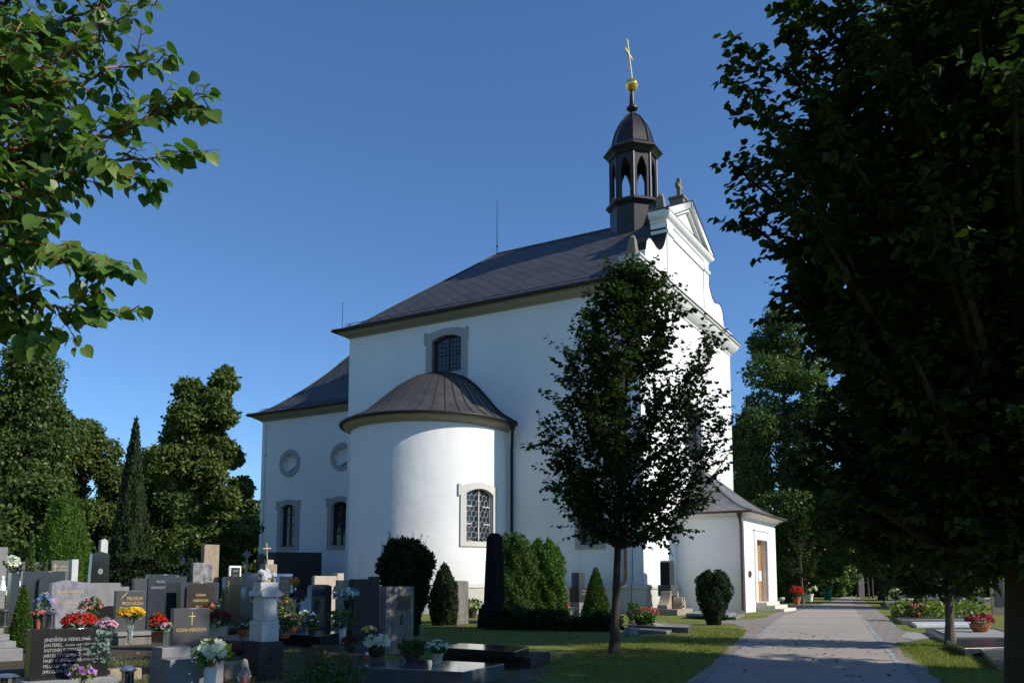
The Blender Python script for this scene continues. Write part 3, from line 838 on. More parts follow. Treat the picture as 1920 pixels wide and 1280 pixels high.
m = MB(); m.tube([(PB0 - 0.46, -PA + 0.05, PZ + 0.28), (PB0 - 0.46, -PA + 0.05, PZ - 0.0), (PB0 - 0.12, -PA + 0.1, PZ - 0.3), (PB0 - 0.1, -PA + 0.1, PZ - 0.5), (PB0 - 0.1, -PA + 0.1, 0.1)], 0.065, 8)
m.lathe([(0.09, -0.25), (0.15, -0.05), (0.17, 0.03)], 4, (PB0 - 0.46, -PA + 0.05, PZ + 0.25), R(45))
m.build('downpipe', m_pipe, church)
# ------------------------------------------------------------------ ground, path
def pathmat(name, c, brick=None, speck=0.35):
    t = NT(name)
    f = t.noise(0.35, 5, 0.6)
    cc = t.ramp(f, [(0.3, tuple(x * 0.82 for x in c)), (0.7, tuple(x * 1.12 for x in c))])
    s = t.noise(70, 3, 0.6)
    cc = t.mix(t.math('MULTIPLY', t.ramp(s, [(0.4, 1.0), (0.62, 0.0)]), speck), cc, tuple(x * 0.5 for x in c))
    cc = t.mix(t.math('MULTIPLY', t.ramp(t.noise(2.2, 6, 0.7), [(0.52, 0.0), (0.75, 1.0)]), 0.3), cc, (c[0] * 0.72, c[1] * 0.68, c[2] * 0.58))
    m2 = t.noise(14, 4, 0.7)
    cc = t.mix(t.math('MULTIPLY', t.ramp(m2, [(0.35, 1.0), (0.55, 0.0)]), 0.35), cc, tuple(x * 0.6 for x in c))
    h = s
    if brick:
        b = t.n.new('ShaderNodeTexBrick')
        b.inputs['Scale'].default_value = 1.0; b.inputs['Brick Width'].default_value = brick[0]; b.inputs['Row Height'].default_value = brick[1]; b.inputs['Mortar Size'].default_value = 0.012
        b.inputs['Color1'].default_value = (1, 1, 1, 1); b.inputs['Color2'].default_value = (0.78, 0.78, 0.78, 1); b.inputs['Mortar'].default_value = (0.28, 0.27, 0.25, 1)
        t.link(t.mapping('Object', (1, 1, 1), (0, 0, brick[2])), b.inputs['Vector'])
        cc = t.mix(1.0, cc, b.outputs['Color'], 'MULTIPLY'); h = b.outputs['Fac']
        return t.done(cc, 0.85, 0.2, 0, t.bump(h, -0.4, 0.01))
    return t.done(cc, 0.88, 0.2, 0, t.bump(h, 0.35, 0.01))

def lawnmat():
    t = NT('mown_grass_ground')
    a, b, c = t.noise(0.5, 6, 0.65), t.noise(6, 5, 0.6), t.noise(60, 3, 0.6)
    g = t.ramp(b, [(0.3, (0.10, 0.125, 0.03)), (0.7, (0.19, 0.21, 0.055))])
    g = t.mix(t.math('MULTIPLY', t.ramp(a, [(0.5, 0.0), (0.72, 1.0)]), 0.7), g, (0.33, 0.27, 0.11))
    g = t.mix(t.math('MULTIPLY', t.ramp(c, [(0.35, 1.0), (0.6, 0.0)]), 0.5), g, (0.06, 0.085, 0.018))
    return t.done(g, 0.9, 0.1, 0, t.bump(c, 0.6, 0.03))

m_lawn = lawnmat()
m_conc = pathmat('washed_concrete_path', (0.355, 0.315, 0.28))
m_paver = pathmat('paver_bricks', (0.31, 0.275, 0.245), (0.42, 0.2, R(-22)), 0.2)
m_chan = pathmat('channel_stones', (0.33, 0.36, 0.37), (0.5, 0.6, R(-22)), 0.2)
m_grav = pathmat('pale_gravel', (0.36, 0.36, 0.36), None, 0.8)
m = MB(); m.add([(-700, -150, 0), (700, -150, 0), (700, 900, 0), (-700, 900, 0)], [(0, 1, 2, 3)])
tag(m.build('ground', m_lawn, smooth=False), 'mown lawn ground of the churchyard', kind='structure')
def flat(name, px, z, mat, label, rag=0.0):
    pts = [G(x, y) for x, y in px]
    if rag:
        rg = random.Random(len(px)); q = []
        for a, b in zip(pts, pts[1:] + pts[:1]):
            k = max(1, int((b - a).length / 0.35)) if a.y < 60 else 1
            for i in range(k): q.append(a.lerp(b, i / k) + (Vector((rg.gauss(0, rag), rg.gauss(0, rag), 0)) if i else Vector()))
        pts = q
    m = MB(); tri = tessellate_polygon([[Vector((p.x, p.y, 0)) for p in pts]])
    m.add([(p.x, p.y, z) for p in pts], [tuple(t) for t in tri])
    return tag(m.build(name, mat, smooth=False), label, kind='structure')
flat('path', [(1230, 1320), (1270, 1290), (1310, 1262), (1352, 1228), (1382, 1202), (1397, 1186), (1397, 1177), (1380, 1170), (1345, 1167), (1346, 1163.5), (1405, 1161.5), (1436, 1156), (1460, 1146), (1462, 1139.5), (1300, 1137), (1300, 1134.5), (1465, 1135), (1540, 1131.5), (1558, 1127), (1572, 1122), (1580, 1117.5), (1611, 1117.5), (1618, 1124), (1632, 1134), (1655, 1151), (1677, 1168), (1690, 1182), (1740, 1187), (1737, 1196), (1700, 1203), (1676, 1207), (1690, 1222), (1720, 1242), (1755, 1270), (1800, 1320)], 0.004, m_paver, 'grey paver strips edging the churchyard path', 0.035)
flat('path', [(1300, 1320), (1345, 1268), (1385, 1228), (1425, 1193), (1455, 1168), (1478, 1152), (1520, 1138), (1556, 1128), (1572, 1122), (1582, 1118), (1604, 1118), (1599, 1127), (1601, 1137), (1609, 1151), (1632, 1183), (1658, 1217), (1690, 1258), (1735, 1320)], 0.008, m_conc, 'washed concrete lane of the churchyard path')
flat('path', [(1609, 1151), (1632, 1183), (1658, 1217), (1690, 1258), (1735, 1320), (1752, 1320), (1702, 1258), (1668, 1217), (1640, 1183), (1614, 1151)], 0.012, m_chan, 'blue grey drain channel on the right of the path')
flat('path', [(1300, 1320), (1345, 1268), (1385, 1228), (1425, 1193), (1455, 1168), (1478, 1152), (1472, 1152), (1448, 1168), (1416, 1193), (1374, 1228), (1332, 1268), (1282, 1320)], 0.012, m_chan, 'blue grey drain channel on the left of the path')
flat('gravel', [(1690, 1184), (1750, 1187), (1752, 1196), (1712, 1200), (1690, 1194)], 0.012, m_grav, 'pale gravel inlet between grass and grave kerb', 0.06)
m_soil = pathmat('bare_soil', (0.12, 0.095, 0.065), None, 0.5)
flat('soil', [(940, 1262), (1010, 1247), (1040, 1252), (1010, 1275), (950, 1300), (900, 1310)], 0.008, m_soil, 'bare trodden soil beside the ledger slab', 0.08)
flat('soil', [(1232, 1188), (1290, 1185), (1300, 1192), (1240, 1200)], 0.008, pathmat('dry_straw_soil', (0.22, 0.17, 0.08), None, 0.6), 'dry yellow grass patch', 0.1)

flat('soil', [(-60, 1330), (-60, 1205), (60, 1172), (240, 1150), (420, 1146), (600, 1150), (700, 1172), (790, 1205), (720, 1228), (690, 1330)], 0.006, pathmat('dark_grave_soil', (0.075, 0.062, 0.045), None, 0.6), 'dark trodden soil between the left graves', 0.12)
# ------------------------------------------------------------------ foliage
L4 = (np.array([[0, 0, 0], [0.42, 0.42, 0.10], [0, 1, -0.04], [-0.42, 0.42, 0.10]]), np.array([[0, 1, 2], [0, 2, 3]]))
L6 = (np.array([[0, 0.02, 0], [0.34, 0.04, 0.07], [0.50, 0.40, 0.12], [0, 1.05, -0.08], [-0.50, 0.40, 0.12], [-0.34, 0.04, 0.07]]), np.array([[0, 1, 2, 3], [0, 3, 4, 5]]))
_o = [(0, 0.06), (0.24, -0.03), (0.45, 0.12), (0.50, 0.36), (0.40, 0.62), (0.20, 0.84), (0, 1.04)]
LH = (np.array([[x, y, 0.22 * abs(x) - 0.12 * y * y + 0.02 * math.sin(9 * y + 7 * x)] for x, y in _o] + [[-x, y, 0.22 * abs(x) - 0.12 * y * y - 0.02 * math.sin(9 * y)] for x, y in _o[1:-1]] + [[0, 0.36, 0.0], [0, 0.7, -0.05]]),
      np.array([[0, 1, 2, 12], [12, 2, 3, 4], [12, 4, 5, 13], [13, 5, 6, 6], [0, 12, 7, 7], [12, 8, 7, 7]]))
LHF = [np.array([[0, 1, 2], [0, 2, 12], [12, 2, 3], [12, 3, 4], [12, 4, 13], [13, 4, 5], [13, 5, 6], [0, 8, 7], [0, 12, 8], [12, 9, 8], [12, 10, 9], [12, 13, 10], [13, 11, 10], [13, 6, 11]])]
SPRIG = (np.array([[-0.14, 0, 0], [0.14, 0, 0], [0.20, 0.55, 0.08], [0, 1, 0], [-0.20, 0.55, 0.08]]), np.array([[0, 1, 2], [0, 2, 4], [4, 2, 3]]))

def nrm(a): return a / np.maximum(np.linalg.norm(a, axis=1, keepdims=True), 1e-9)
def leaves(P, D, N, S, tpl, faces=None):
    P, D, N = np.asarray(P, float), nrm(np.asarray(D, float)), np.asarray(N, float)
    X = nrm(np.cross(D, N)); N = np.cross(X, D)
    T = tpl[0]; S = np.asarray(S).reshape(-1, 1, 1)
    V = P[:, None, :] + S * (T[None, :, 0:1] * X[:, None, :] + T[None, :, 1:2] * D[:, None, :] + T[None, :, 2:3] * N[:, None, :])
    k = len(T); F = tpl[1] if faces is None else faces
    off = (np.arange(len(P)) * k)[:, None, None]
    return V.reshape(-1, 3), (F[None] + off).reshape(-1, F.shape[1])

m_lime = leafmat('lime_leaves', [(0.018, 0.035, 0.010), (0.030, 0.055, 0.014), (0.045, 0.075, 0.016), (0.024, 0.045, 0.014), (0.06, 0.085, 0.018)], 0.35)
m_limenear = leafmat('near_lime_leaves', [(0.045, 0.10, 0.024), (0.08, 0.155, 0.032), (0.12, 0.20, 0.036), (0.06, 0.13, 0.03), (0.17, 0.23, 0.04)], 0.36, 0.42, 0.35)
m_far1 = leafmat('far_tree_leaves', [(0.038, 0.07, 0.018), (0.062, 0.102, 0.022), (0.09, 0.135, 0.026), (0.045, 0.085, 0.02), (0.12, 0.15, 0.027)], 0.35)
m_far2 = leafmat('far_tree_leaves_yellowing', [(0.048, 0.08, 0.018), (0.075, 0.115, 0.022), (0.11, 0.15, 0.026), (0.055, 0.09, 0.02), (0.15, 0.155, 0.026)], 0.35)
m_thuja = leafmat('thuja_sprigs', [(0.028, 0.055, 0.012), (0.05, 0.095, 0.018), (0.075, 0.14, 0.02)], 0.2, 0.6, 0.2)
m_bright = leafmat('bright_thuja_sprigs', [(0.035, 0.075, 0.012), (0.06, 0.12, 0.016), (0.09, 0.17, 0.02)], 0.25, 0.6, 0.2)
m_dkcon = leafmat('dark_conifer_sprigs', [(0.010, 0.022, 0.008), (0.018, 0.035, 0.010), (0.028, 0.05, 0.012)], 0.12, 0.6, 0.2)
m_goldb = leafmat('golden_shrub_leaves', [(0.10, 0.12, 0.015), (0.16, 0.17, 0.02)], 0.25, 0.6, 0.2)
def bark(name, c):
    t = NT(name)
    f = t.noise(1, 6, 0.7, t.mapping('Object', (16, 16, 2.5)))
    return t.done(t.ramp(f, [(0.3, tuple(x * 0.45 for x in c)), (0.7, c)]), 0.9, 0.15, 0, t.bump(f, 0.7, 0.03))
m_bark = bark('dark_bark', (0.075, 0.06, 0.048))
m_barkl = bark('pale_bark', (0.17, 0.14, 0.11))
m_twig = simple('reddish_twig', (0.20, 0.10, 0.05), 0.6)

def lime_tree(name, pos, H, zb, rf, nb, nsub, nleaf, size, seed, label, trunk_r=0.08, tpl=L4, mat=None, bmat=None, upl=0.9, lean=(0, 0), cat='tree', group=None, sublen=(0.25, 0.6), shoots=0, zlow=None, droop=0.0):
    """trunk, ascending limbs, side shoots, leaves set alternately along every shoot; rf(h01, az) = crown radius"""
    rng = random.Random(seed); nr = np.random.RandomState(seed)
    root = empty(name, pos, 0, label, cat, group)
    bmat = bmat or m_bark
    tk = MB()
    tp = []; N = 10
    for i in range(N + 1):
        t = i / N; tp.append(Vector((lean[0] * (0.6 * t + 0.4 * t * t) + 0.05 * math.sin(3.1 * t + seed), lean[1] * t * t + 0.04 * math.cos(2.3 * t + seed), H * 0.97 * t)))
    rr = [trunk_r * (1.5 if i == 0 else 1.0) * (1 - 0.9 * (i / N)) + 0.006 for i in range(N + 1)]
    rr[1] = trunk_r
    tk.tube([(tp[0].x, tp[0].y, -0.05)] + [tuple(p) for p in tp], [rr[0] * 1.25] + rr, 12)
    def on_trunk(z):
        t = max(0, min(0.999, z / (H * 0.97))) * N; i = int(t); return tp[i].lerp(tp[i + 1], t - i)
    P, D, NN, S = [], [], [], []
    def shoot(p, d, L, nl):
        for j in range(nl):
            s = (j + 0.6) / nl
            q = p + d * (L * s) + Vector((0, 0, -droop * L * s * s))
            a = rng.uniform(0, 6.28); side = Vector((math.cos(a), math.sin(a), rng.uniform(-0.7, 0.25)))
            P.append(q + side * 0.02); D.append(side * 0.9 + d * 0.5 + Vector((0, 0, -0.35)))
            NN.append(Vector((rng.gauss(0, 0.45), rng.gauss(0, 0.45), 1.0))); S.append(size * rng.uniform(0.7, 1.2))
    az = rng.uniform(0, 6.28)
    for i in range(nb):
        t = (i + rng.random()) / nb
        az += 2.39996 + rng.gauss(0, 0.25)
        zt = zb + (H - zb) * t                       # height the limb tip reaches
        r = rf(t, az) * rng.uniform(0.72, 1.06)
        zs = max(zb * 0.9 if zlow is None else zlow, zt - r * upl * rng.uniform(0.7, 1.2))
        p0 = on_trunk(zs); c = on_trunk(min(zt, H))
        p3 = Vector((c.x + math.cos(az) * r, c.y + math.sin(az) * r, zt))
        mid = p0.lerp(p3, 0.5) + Vector((math.cos(az) * r * 0.12, math.sin(az) * r * 0.12, -0.08 * r))
        pts = [p0, p0.lerp(mid, 0.5), mid, mid.lerp(p3, 0.5) + Vector((rng.gauss(0, .04), rng.gauss(0, .04), 0.02)), p3]
        w = trunk_r * 0.32 * (1 - 0.7 * t) + 0.004
        tk.tube([tuple(q) for q in pts], [w, w * 0.8, w * 0.6, w * 0.4, w * 0.18], 5)
        for k in range(nsub):
            u = 0.18 + 0.82 * (k + rng.random()) / nsub
            x = u * 4; j = min(3, int(x)); q = pts[j].lerp(pts[j + 1], x - j)
            bd = (pts[j + 1] - pts[j]).normalized()
            d = (bd * 0.7 + Vector((rng.gauss(0, 0.6), rng.gauss(0, 0.6), rng.gauss(0.12, 0.45)))).normalized()
            L = rng.uniform(*sublen)
            if k < 3: tk.tube([tuple(q), tuple(q + d * L)], [w * 0.3 + 0.002, 0.002], 3)
            shoot(q, d, L, nleaf)
        d = (pts[4] - pts[3]).normalized(); shoot(pts[4] - d * 0.1, (d + Vector((0, 0, 0.3))).normalized(), rng.uniform(0.15, 0.5), nleaf)
    for i in range(shoots):                           # leader shoots at the top
        c = on_trunk(H * rng.uniform(0.84, 0.97)); d = Vector((rng.gauss(0, .16), rng.gauss(0, .16), 1)).normalized(); L = rng.uniform(0.4, 0.9)
        tk.tube([tuple(c), tuple(c + d * L)], [0.01, 0.003], 4); shoot(c, d, L, nleaf)
    tk.build('trunk', bmat, root, fix=False)
    V, F = leaves([tuple(p) for p in P], [tuple(p) for p in D], [tuple(p) for p in NN], S, tpl, LHF[0] if tpl is LH else None)
    np_mesh('crown', V, [F], mat or m_lime, root)
    return root

def clump_tree(name, pos, H, W, zb, n, size, seed, label, mat, nl=34, shape=1.0, group=None, cat='tree', two=None, trunk=True, bmat=None, open_=0.0):
    """distant broadleaf tree: limbs, each carrying a lobe of leaf-sized faces"""
    nr = np.random.RandomState(seed)
    root = empty(name, pos, 0, label, cat, group)
    C, Rr = [], []
    for i in range(nl):
        h = (i + nr.rand()) / nl
        rmax = W / 2 * (math.sin(math.pi * min(1, 0.13 + 0.87 * h ** shape)) ** 0.6) * (1 - 0.25 * h)
        a = nr.rand() * 6.283; q = math.sqrt(nr.rand()) * rmax * 0.82
        C.append((q * math.cos(a), q * math.sin(a), zb + (H - zb) * (0.05 + 0.9 * h)))
        Rr.append((0.15 + 0.09 * nr.rand()) * W * (1 - 0.35 * h))
    if two:
        for k in range(6):
            C.append((two[0] + nr.randn() * 0.5, nr.randn() * 0.6, two[1] - k * 0.8)); Rr.append(two[2] * (0.6 + 0.12 * k))
    C, Rr = np.array(C), np.array(Rr)
    w = Rr ** 2; idx = nr.choice(len(C), n, p=w / w.sum())
    d = nrm(nr.randn(n, 3)); d[:, 2] = d[:, 2] * 0.85 + 0.1
    rad = Rr[idx] * (0.62 + 0.42 * nr.rand(n) ** 0.6)
    # ragged lobes
    rad *= 1 + 0.14 * np.sin(5 * d[:, 0] + idx) * np.sin(6 * d[:, 1] + 2 * idx) + 0.10 * np.sin(11 * d[:, 2] + idx)
    P = C[idx] + d * rad[:, None]
    keep = P[:, 2] > 0.15
    P, d = P[keep], d[keep]; n = len(P)
    N = nrm(d + nr.randn(n, 3) * 0.7 + np.array([0, 0, 0.3])); D = nrm(nr.randn(n, 3) + np.array([0, 0, -0.5]))
    V, F = leaves(P, D, N, size * (0.7 + 0.6 * nr.rand(n)), L4)
    if trunk:
        tk = MB(); r0 = 0.013 * H + 0.05
        tk.tube([(0, 0, -0.1), (0, 0, 0.4), (0.05, 0.03, H * 0.35), (0, 0, H * 0.9)], [r0 * 1.4, r0, r0 * 0.75, 0.04], 10)
        for c in C[::2]: tk.tube([(0.02, 0, max(zb * 0.6, c[2] - 0.5 * np.hypot(c[0], c[1]) - 1)), (c[0] * 0.5, c[1] * 0.5, c[2] - 0.4), tuple(c)], [r0 * 0.3, r0 * 0.18, 0.03], 5)
        tk.build('trunk', bmat or m_bark, root, fix=False)
    np_mesh('crown', V, [F], mat, root)
    return root

def shrub(name, pos, H, W, prof, n, size, seed, label, mat, cat='shrub', group=None, up=0.7, lump=0.12, stem=0.05, spread=0.35, sx=1.0, sy=1.0, tpl=SPRIG, depth=0.3, zoff=0.0, wisps=0):
    """conifer or clipped shrub: sprigs over a lumpy body; prof(h) = radius fraction"""
    nr = np.random.RandomState(seed)
    root = empty(name, pos, 0, label, cat, group)
    hs = np.linspace(0, 1, 64); pr = np.array([prof(h) for h in hs]); cdf = np.cumsum(pr + 0.08); cdf /= cdf[-1]
    h = np.interp(nr.rand(n), cdf, hs); a = nr.rand(n) * 6.2832
    ph = nr.rand(4) * 6
    k = 1 + lump * (np.sin(3 * a + 7 * h + ph[0]) + np.sin(5 * a - 11 * h + ph[1]) + 0.8 * np.sin(9 * a + 17 * h + ph[2])) * 0.6
    r = np.interp(h, hs, pr) * W / 2 * k * (1 - depth * nr.rand(n) ** 1.6)
    P = np.stack([r * np.cos(a) * sx, r * np.sin(a) * sy, zoff + h * (H - zoff) * (1 + 0.04 * np.sin(4 * a + ph[3]))], 1)
    out = np.stack([np.cos(a), np.sin(a), np.full(n, 0.2)], 1)
    D = nrm(out * (1 - up) + np.array([0, 0, up]) + nr.randn(n, 3) * spread)
    N = nrm(out + nr.randn(n, 3) * 0.5)
    V, F = leaves(P, D, N, size * (0.6 + 0.8 * nr.rand(n)), tpl)
    if wisps:
        hw = 0.35 + 0.62 * nr.rand(wisps); aw = nr.rand(wisps) * 6.2832; rw = np.interp(hw, hs, pr) * W / 2 * 0.85
        dw = nrm(np.stack([np.cos(aw) * 0.55, np.sin(aw) * 0.55, 0.5 + hw], 1) + nr.randn(wisps, 3) * 0.2); Lw = size * (1.5 + 3.0 * nr.rand(wisps))
        tt = np.repeat(np.linspace(0, 1, 9)[None], wisps, 0).ravel(); ii = np.repeat(np.arange(wisps), 9)
        Pw = np.stack([rw * np.cos(aw) * sx, rw * np.sin(aw) * sy, zoff + hw * (H - zoff)], 1)[ii] + dw[ii] * (Lw[ii] * tt)[:, None]
        V2, F2 = leaves(Pw, dw[ii] + nr.randn(len(ii), 3) * 0.45, nr.randn(len(ii), 3), size * (1.0 - 0.55 * tt), tpl)
        F = np.concatenate([F, F2 + len(V)]); V = np.concatenate([V, V2])
    if stem:
        tk = MB(); tk.tube([(0, 0, -0.03), (0, 0, H * 0.9)], [stem, 0.01], 6)
        for j in range(14):
            aa = nr.rand() * 6.28; z = zoff + (H - zoff) * (0.05 + 0.8 * nr.rand()); rr = W / 2 * prof(min(1, (z - zoff) / (H - zoff))) * 0.8
            tk.tube([(0, 0, z * 0.7), (math.cos(aa) * rr * sx, math.sin(aa) * rr * sy, z)], [stem * 0.4, 0.006], 4)
        tk.build('stem', m_bark, root, fix=False)
    np_mesh('foliage', V, [F], mat, root)
    return root

# --- young lime in front of the gable
sb = G(1157, 1226)
def rs(t, a):
    base = np.interp(t, [0, 0.06, 0.2, 0.5, 0.68, 0.82, 0.93, 1.0], [1.2, 1.5, 1.72, 1.75, 1.55, 1.05, 0.45, 0.12])
    return base * (1 + 0.1 * math.cos(a)) * (0.95 + 0.11 * math.sin(2 * a + 5 * t) + 0.1 * math.sin(5 * a + 13 * t))
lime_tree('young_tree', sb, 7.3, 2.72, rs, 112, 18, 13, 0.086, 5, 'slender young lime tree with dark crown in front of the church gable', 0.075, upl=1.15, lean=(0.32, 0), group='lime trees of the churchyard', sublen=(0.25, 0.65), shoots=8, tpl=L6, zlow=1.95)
# --- big lime at the right edge
rt = Vector((3.67, 6.0, 0)); RK = 0.816
def rr_(t, a):
    z = 1.75 + t * 5.55
    base = np.interp(z, [1.75, 2.1, 2.7, 3.3, 3.8, 4.3, 5.2, 6.3, 6.9, 7.5], [1.45, 1.72, 1.75, 1.7, 1.9, 2.15, 2.3, 2.2, 1.6, 0.3])
    return RK * base * (1 + 0.08 * math.sin(3 * a + 6 * t) + 0.06 * math.sin(6 * a + 15 * t))
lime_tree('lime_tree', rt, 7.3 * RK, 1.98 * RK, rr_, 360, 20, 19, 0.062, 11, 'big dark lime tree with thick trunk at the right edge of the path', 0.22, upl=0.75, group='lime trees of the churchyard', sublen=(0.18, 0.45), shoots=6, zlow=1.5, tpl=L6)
# --- lime beyond the right edge whose shade falls on the lawn
def r2(t, a): return np.interp(t, [0, 0.15, 0.3, 0.5, 0.62, 0.74, 0.86, 1], [2.2, 2.7, 3.2, 5.0, 5.0, 3.4, 2.0, 0.4]) * (1 + 0.1 * math.sin(3 * a))
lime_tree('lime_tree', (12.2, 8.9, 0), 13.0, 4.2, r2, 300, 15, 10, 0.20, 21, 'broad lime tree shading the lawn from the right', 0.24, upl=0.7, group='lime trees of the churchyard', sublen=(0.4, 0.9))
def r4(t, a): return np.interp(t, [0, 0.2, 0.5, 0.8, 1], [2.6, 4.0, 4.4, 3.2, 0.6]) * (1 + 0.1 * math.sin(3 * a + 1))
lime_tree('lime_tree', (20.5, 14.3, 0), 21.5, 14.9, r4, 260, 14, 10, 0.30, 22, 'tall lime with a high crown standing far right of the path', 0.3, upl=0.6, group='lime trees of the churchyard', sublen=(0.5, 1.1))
# --- young lime on the right lawn
st = G(1786, 1212)
def r3(t, a): return np.interp(t, [0, 0.1, 0.4, 0.8, 1], [0.9, 1.3, 1.45, 0.8, 0.1]) * (1 + 0.12 * math.sin(3 * a + 4 * t))
lime_tree('young_tree', st, 4.9, 1.25, r3, 80, 14, 12, 0.095, 31, 'young lime tree with pale smooth trunk on the right lawn', 0.085, upl=0.8, lean=(-0.12, 0), group='lime trees of the churchyard', bmat=m_barkl, zlow=1.1, shoots=4, tpl=L6)

# --- lime branches reaching in from the left edge
lt = empty('lime_tree', (-4.3, 3.5, 0), 0, 'near lime tree reaching its leafy branches in from the left edge', 'tree', 'lime trees of the churchyard')
o0 = Vector((-4.3, 3.5, 0))
rng = random.Random(77)
tk = MB(); tk.tube([(0, 0, -0.1), (0.02, 0, 1.2), (0.1, 0.05, 3.0), (0.15, 0, 5.5), (0.1, 0, 7.0)], [0.3, 0.2, 0.16, 0.1, 0.03], 12)
tw = MB(); P, D, NN, S = [], [], [], []
mains = [([(-330, 330), (-60, 190), (110, 110), (205, 45), (300, -10)], 3.1), ([(-300, 330), (-40, 230), (90, 165), (200, 135), (335, 108)], 2.9), ([(-300, 420), (-60, 340), (80, 285), (235, 250), (330, 205), (384, 165)], 3.0),
         ([(-300, 470), (-40, 380), (90, 325), (250, 300), (392, 284)], 2.8), ([(-260, 360), (-20, 290), (110, 275), (220, 310), (285, 365)], 2.7), ([(-300, 560), (-60, 470), (60, 450), (160, 478), (243, 502)], 2.75),
         ([(-300, 640), (-60, 560), (50, 560), (150, 590), (262, 572)], 2.85), ([(-260, 640), (-60, 570), (20, 600), (85, 645)], 2.8), ([(-300, 180), (-40, 100), (70, 55), (180, 20), (260, -60)], 3.3), ([(-300, 60), (-60, 20), (80, -10), (200, -40)], 3.2),
         ([(-280, 300), (-60, 210), (60, 190), (150, 205)], 3.4), ([(-260, 130), (-60, 60), (30, 40), (120, 80)], 3.5), ([(-280, 400), (-80, 330), (20, 330), (120, 390)], 2.6), ([(-300, 20), (-90, 90), (20, 120), (130, 160)], 3.6), ([(-300, 500), (-100, 420), (0, 400), (90, 420)], 2.95), ([(-300, 240), (-80, 150), (10, 110), (60, 20)], 2.9), ([(-300, 100), (-60, 130), (40, 160), (100, 230)], 3.1)]
def near_leaf(q, d):
    a = rng.uniform(0, 6.28); side = Vector((math.cos(a), math.sin(a) * 0.8, rng.uniform(-0.5, 0.3)))
    pet = (side + d * 0.6).normalized()
    base = q + pet * rng.uniform(0.015, 0.04)
    tw.tube([tuple(q), tuple(base)], 0.0013, 3)
    P.append(base); D.append(pet + Vector((0, 0, -rng.uniform(0.2, 1.2)))); NN.append(Vector((rng.gauss(0.1, 0.5), rng.gauss(-0.35, 0.5), 0.9))); S.append(rng.uniform(0.030, 0.062))
for pts, Y in mains:
    w = [AT(x, y, Y + rng.uniform(-0.12, 0.12)) - o0 for x, y in pts]
    n = len(w); tr = [0.014 * (1 - i / n) + 0.0022 for i in range(n)]
    tk.tube([(0.1, 0.03, w[0].z - 0.8), tuple(w[0])], [0.03, tr[0]], 5)
    fine = []
    for i in range(n - 1):
        for k in range(6): fine.append(w[i].lerp(w[i + 1], k / 6) + Vector((rng.gauss(0, .006), rng.gauss(0, .01), rng.gauss(0, .006))))
    fine.append(w[-1])
    tw.tube([tuple(q) for q in fine], [0.013 * (1 - i / len(fine)) ** 1.3 + 0.0018 for i in range(len(fine))], 6)
    for i in range(3, len(fine) - 1):
        f = i / len(fine); d = (fine[i + 1] - fine[i]).normalized()
        for k in range(3 if f > 0.55 else 2): near_leaf(fine[i].lerp(fine[i + 1], k / 3), d)
        if f < 0.86 and rng.random() < (0.9 if f < 0.5 else 0.55):
            for c in range(2 if f < 0.5 else 1):
                sdv = (d * 0.55 + Vector((rng.gauss(0.1, 0.35), rng.gauss(0, 0.55), rng.gauss(0, 0.5)))).normalized(); L = rng.uniform(0.08, 0.22) * (1.2 - 0.6 * f)
                e = fine[i] + sdv * L; tw.tube([tuple(fine[i]), tuple(e)], [0.004, 0.0014], 4)
                for j in range(int(L / 0.022) + 1): near_leaf(fine[i] + sdv * (L * (j + 0.5) / (int(L / 0.022) + 1)), sdv)
                near_leaf(e, sdv)
rng2 = random.Random(5)
for i in range(1500):                                 # the rest of its crown, left of and above the view
    a = rng2.uniform(0, 6.28); h = rng2.random(); r = 1.9 * math.sqrt(rng2.random()) * math.sin(math.pi * (0.15 + 0.8 * h))
    q = Vector((r * math.cos(a), r * math.sin(a) + 0.3, 2.2 + 5.0 * h))
    if q.x > 1.5 and q.z < 3.6: continue
    P.append(q); D.append(Vector((rng2.gauss(0, 1), rng2.gauss(0, 1), -0.6))); NN.append(Vector((rng2.gauss(0, .5), rng2.gauss(0, .5), 1))); S.append(rng2.uniform(0.08, 0.13))
tk.build('trunk', m_bark, lt, fix=False); tw.build('twigs', m_twig, lt, fix=False)
V, F = leaves([tuple(p) for p in P], [tuple(p) for p in D], [tuple(p) for p in NN], S, LH, LHF[0])
np_mesh('crown', V, [F], m_limenear, lt, smooth=True)

# --- trees beyond the graves and the church
def AX(px, Y): return Vector(((px - 960) / FPX * Y * 1.0, Y, 0))
def ZY(py, Y): return EYE + (HZ - py) / FPX * Y
bt = 'trees beyond the graves'
clump_tree('broadleaf_tree', AX(40, 60), ZY(632, 60), 10.5, 0.6, 64000, 0.25, 1, 'tallest dense green tree at the left end of the far row', m_far1, 52, group=bt, shape=0.8)
clump_tree('broadleaf_tree', AX(150, 66), ZY(790, 66), 9.0, 0.6, 44000, 0.25, 2, 'lower yellowing tree beside the tallest left tree', m_far2, 30, group=bt)
clump_tree('broadleaf_tree', AX(408, 46), ZY(666, 46), 4.5, 0.6, 50000, 0.20, 3, 'tall twin topped tree left of the church presbytery', m_far2, 30, group=bt, two=(-1.95, ZY(735, 46), 1.3), shape=0.8)
clump_tree('broadleaf_tree', AX(300, 68), ZY(850, 68), 9.5, 0.5, 40000, 0.26, 4, 'rounded tree behind the tall dark cypress', m_far1, 26, group=bt)
clump_tree('broadleaf_tree', AX(225, 74), ZY(880, 74), 9.5, 0.4, 32000, 0.28, 6, 'low tree seen between cypress and the yellowing tree', m_far2, 26, group=bt)
clump_tree('broadleaf_tree', AX(555, 78), ZY(722, 78), 6.0, 2.0, 8000, 0.30, 7, 'tree whose tip just shows over the presbytery roof', m_far1, 26, group=bt)
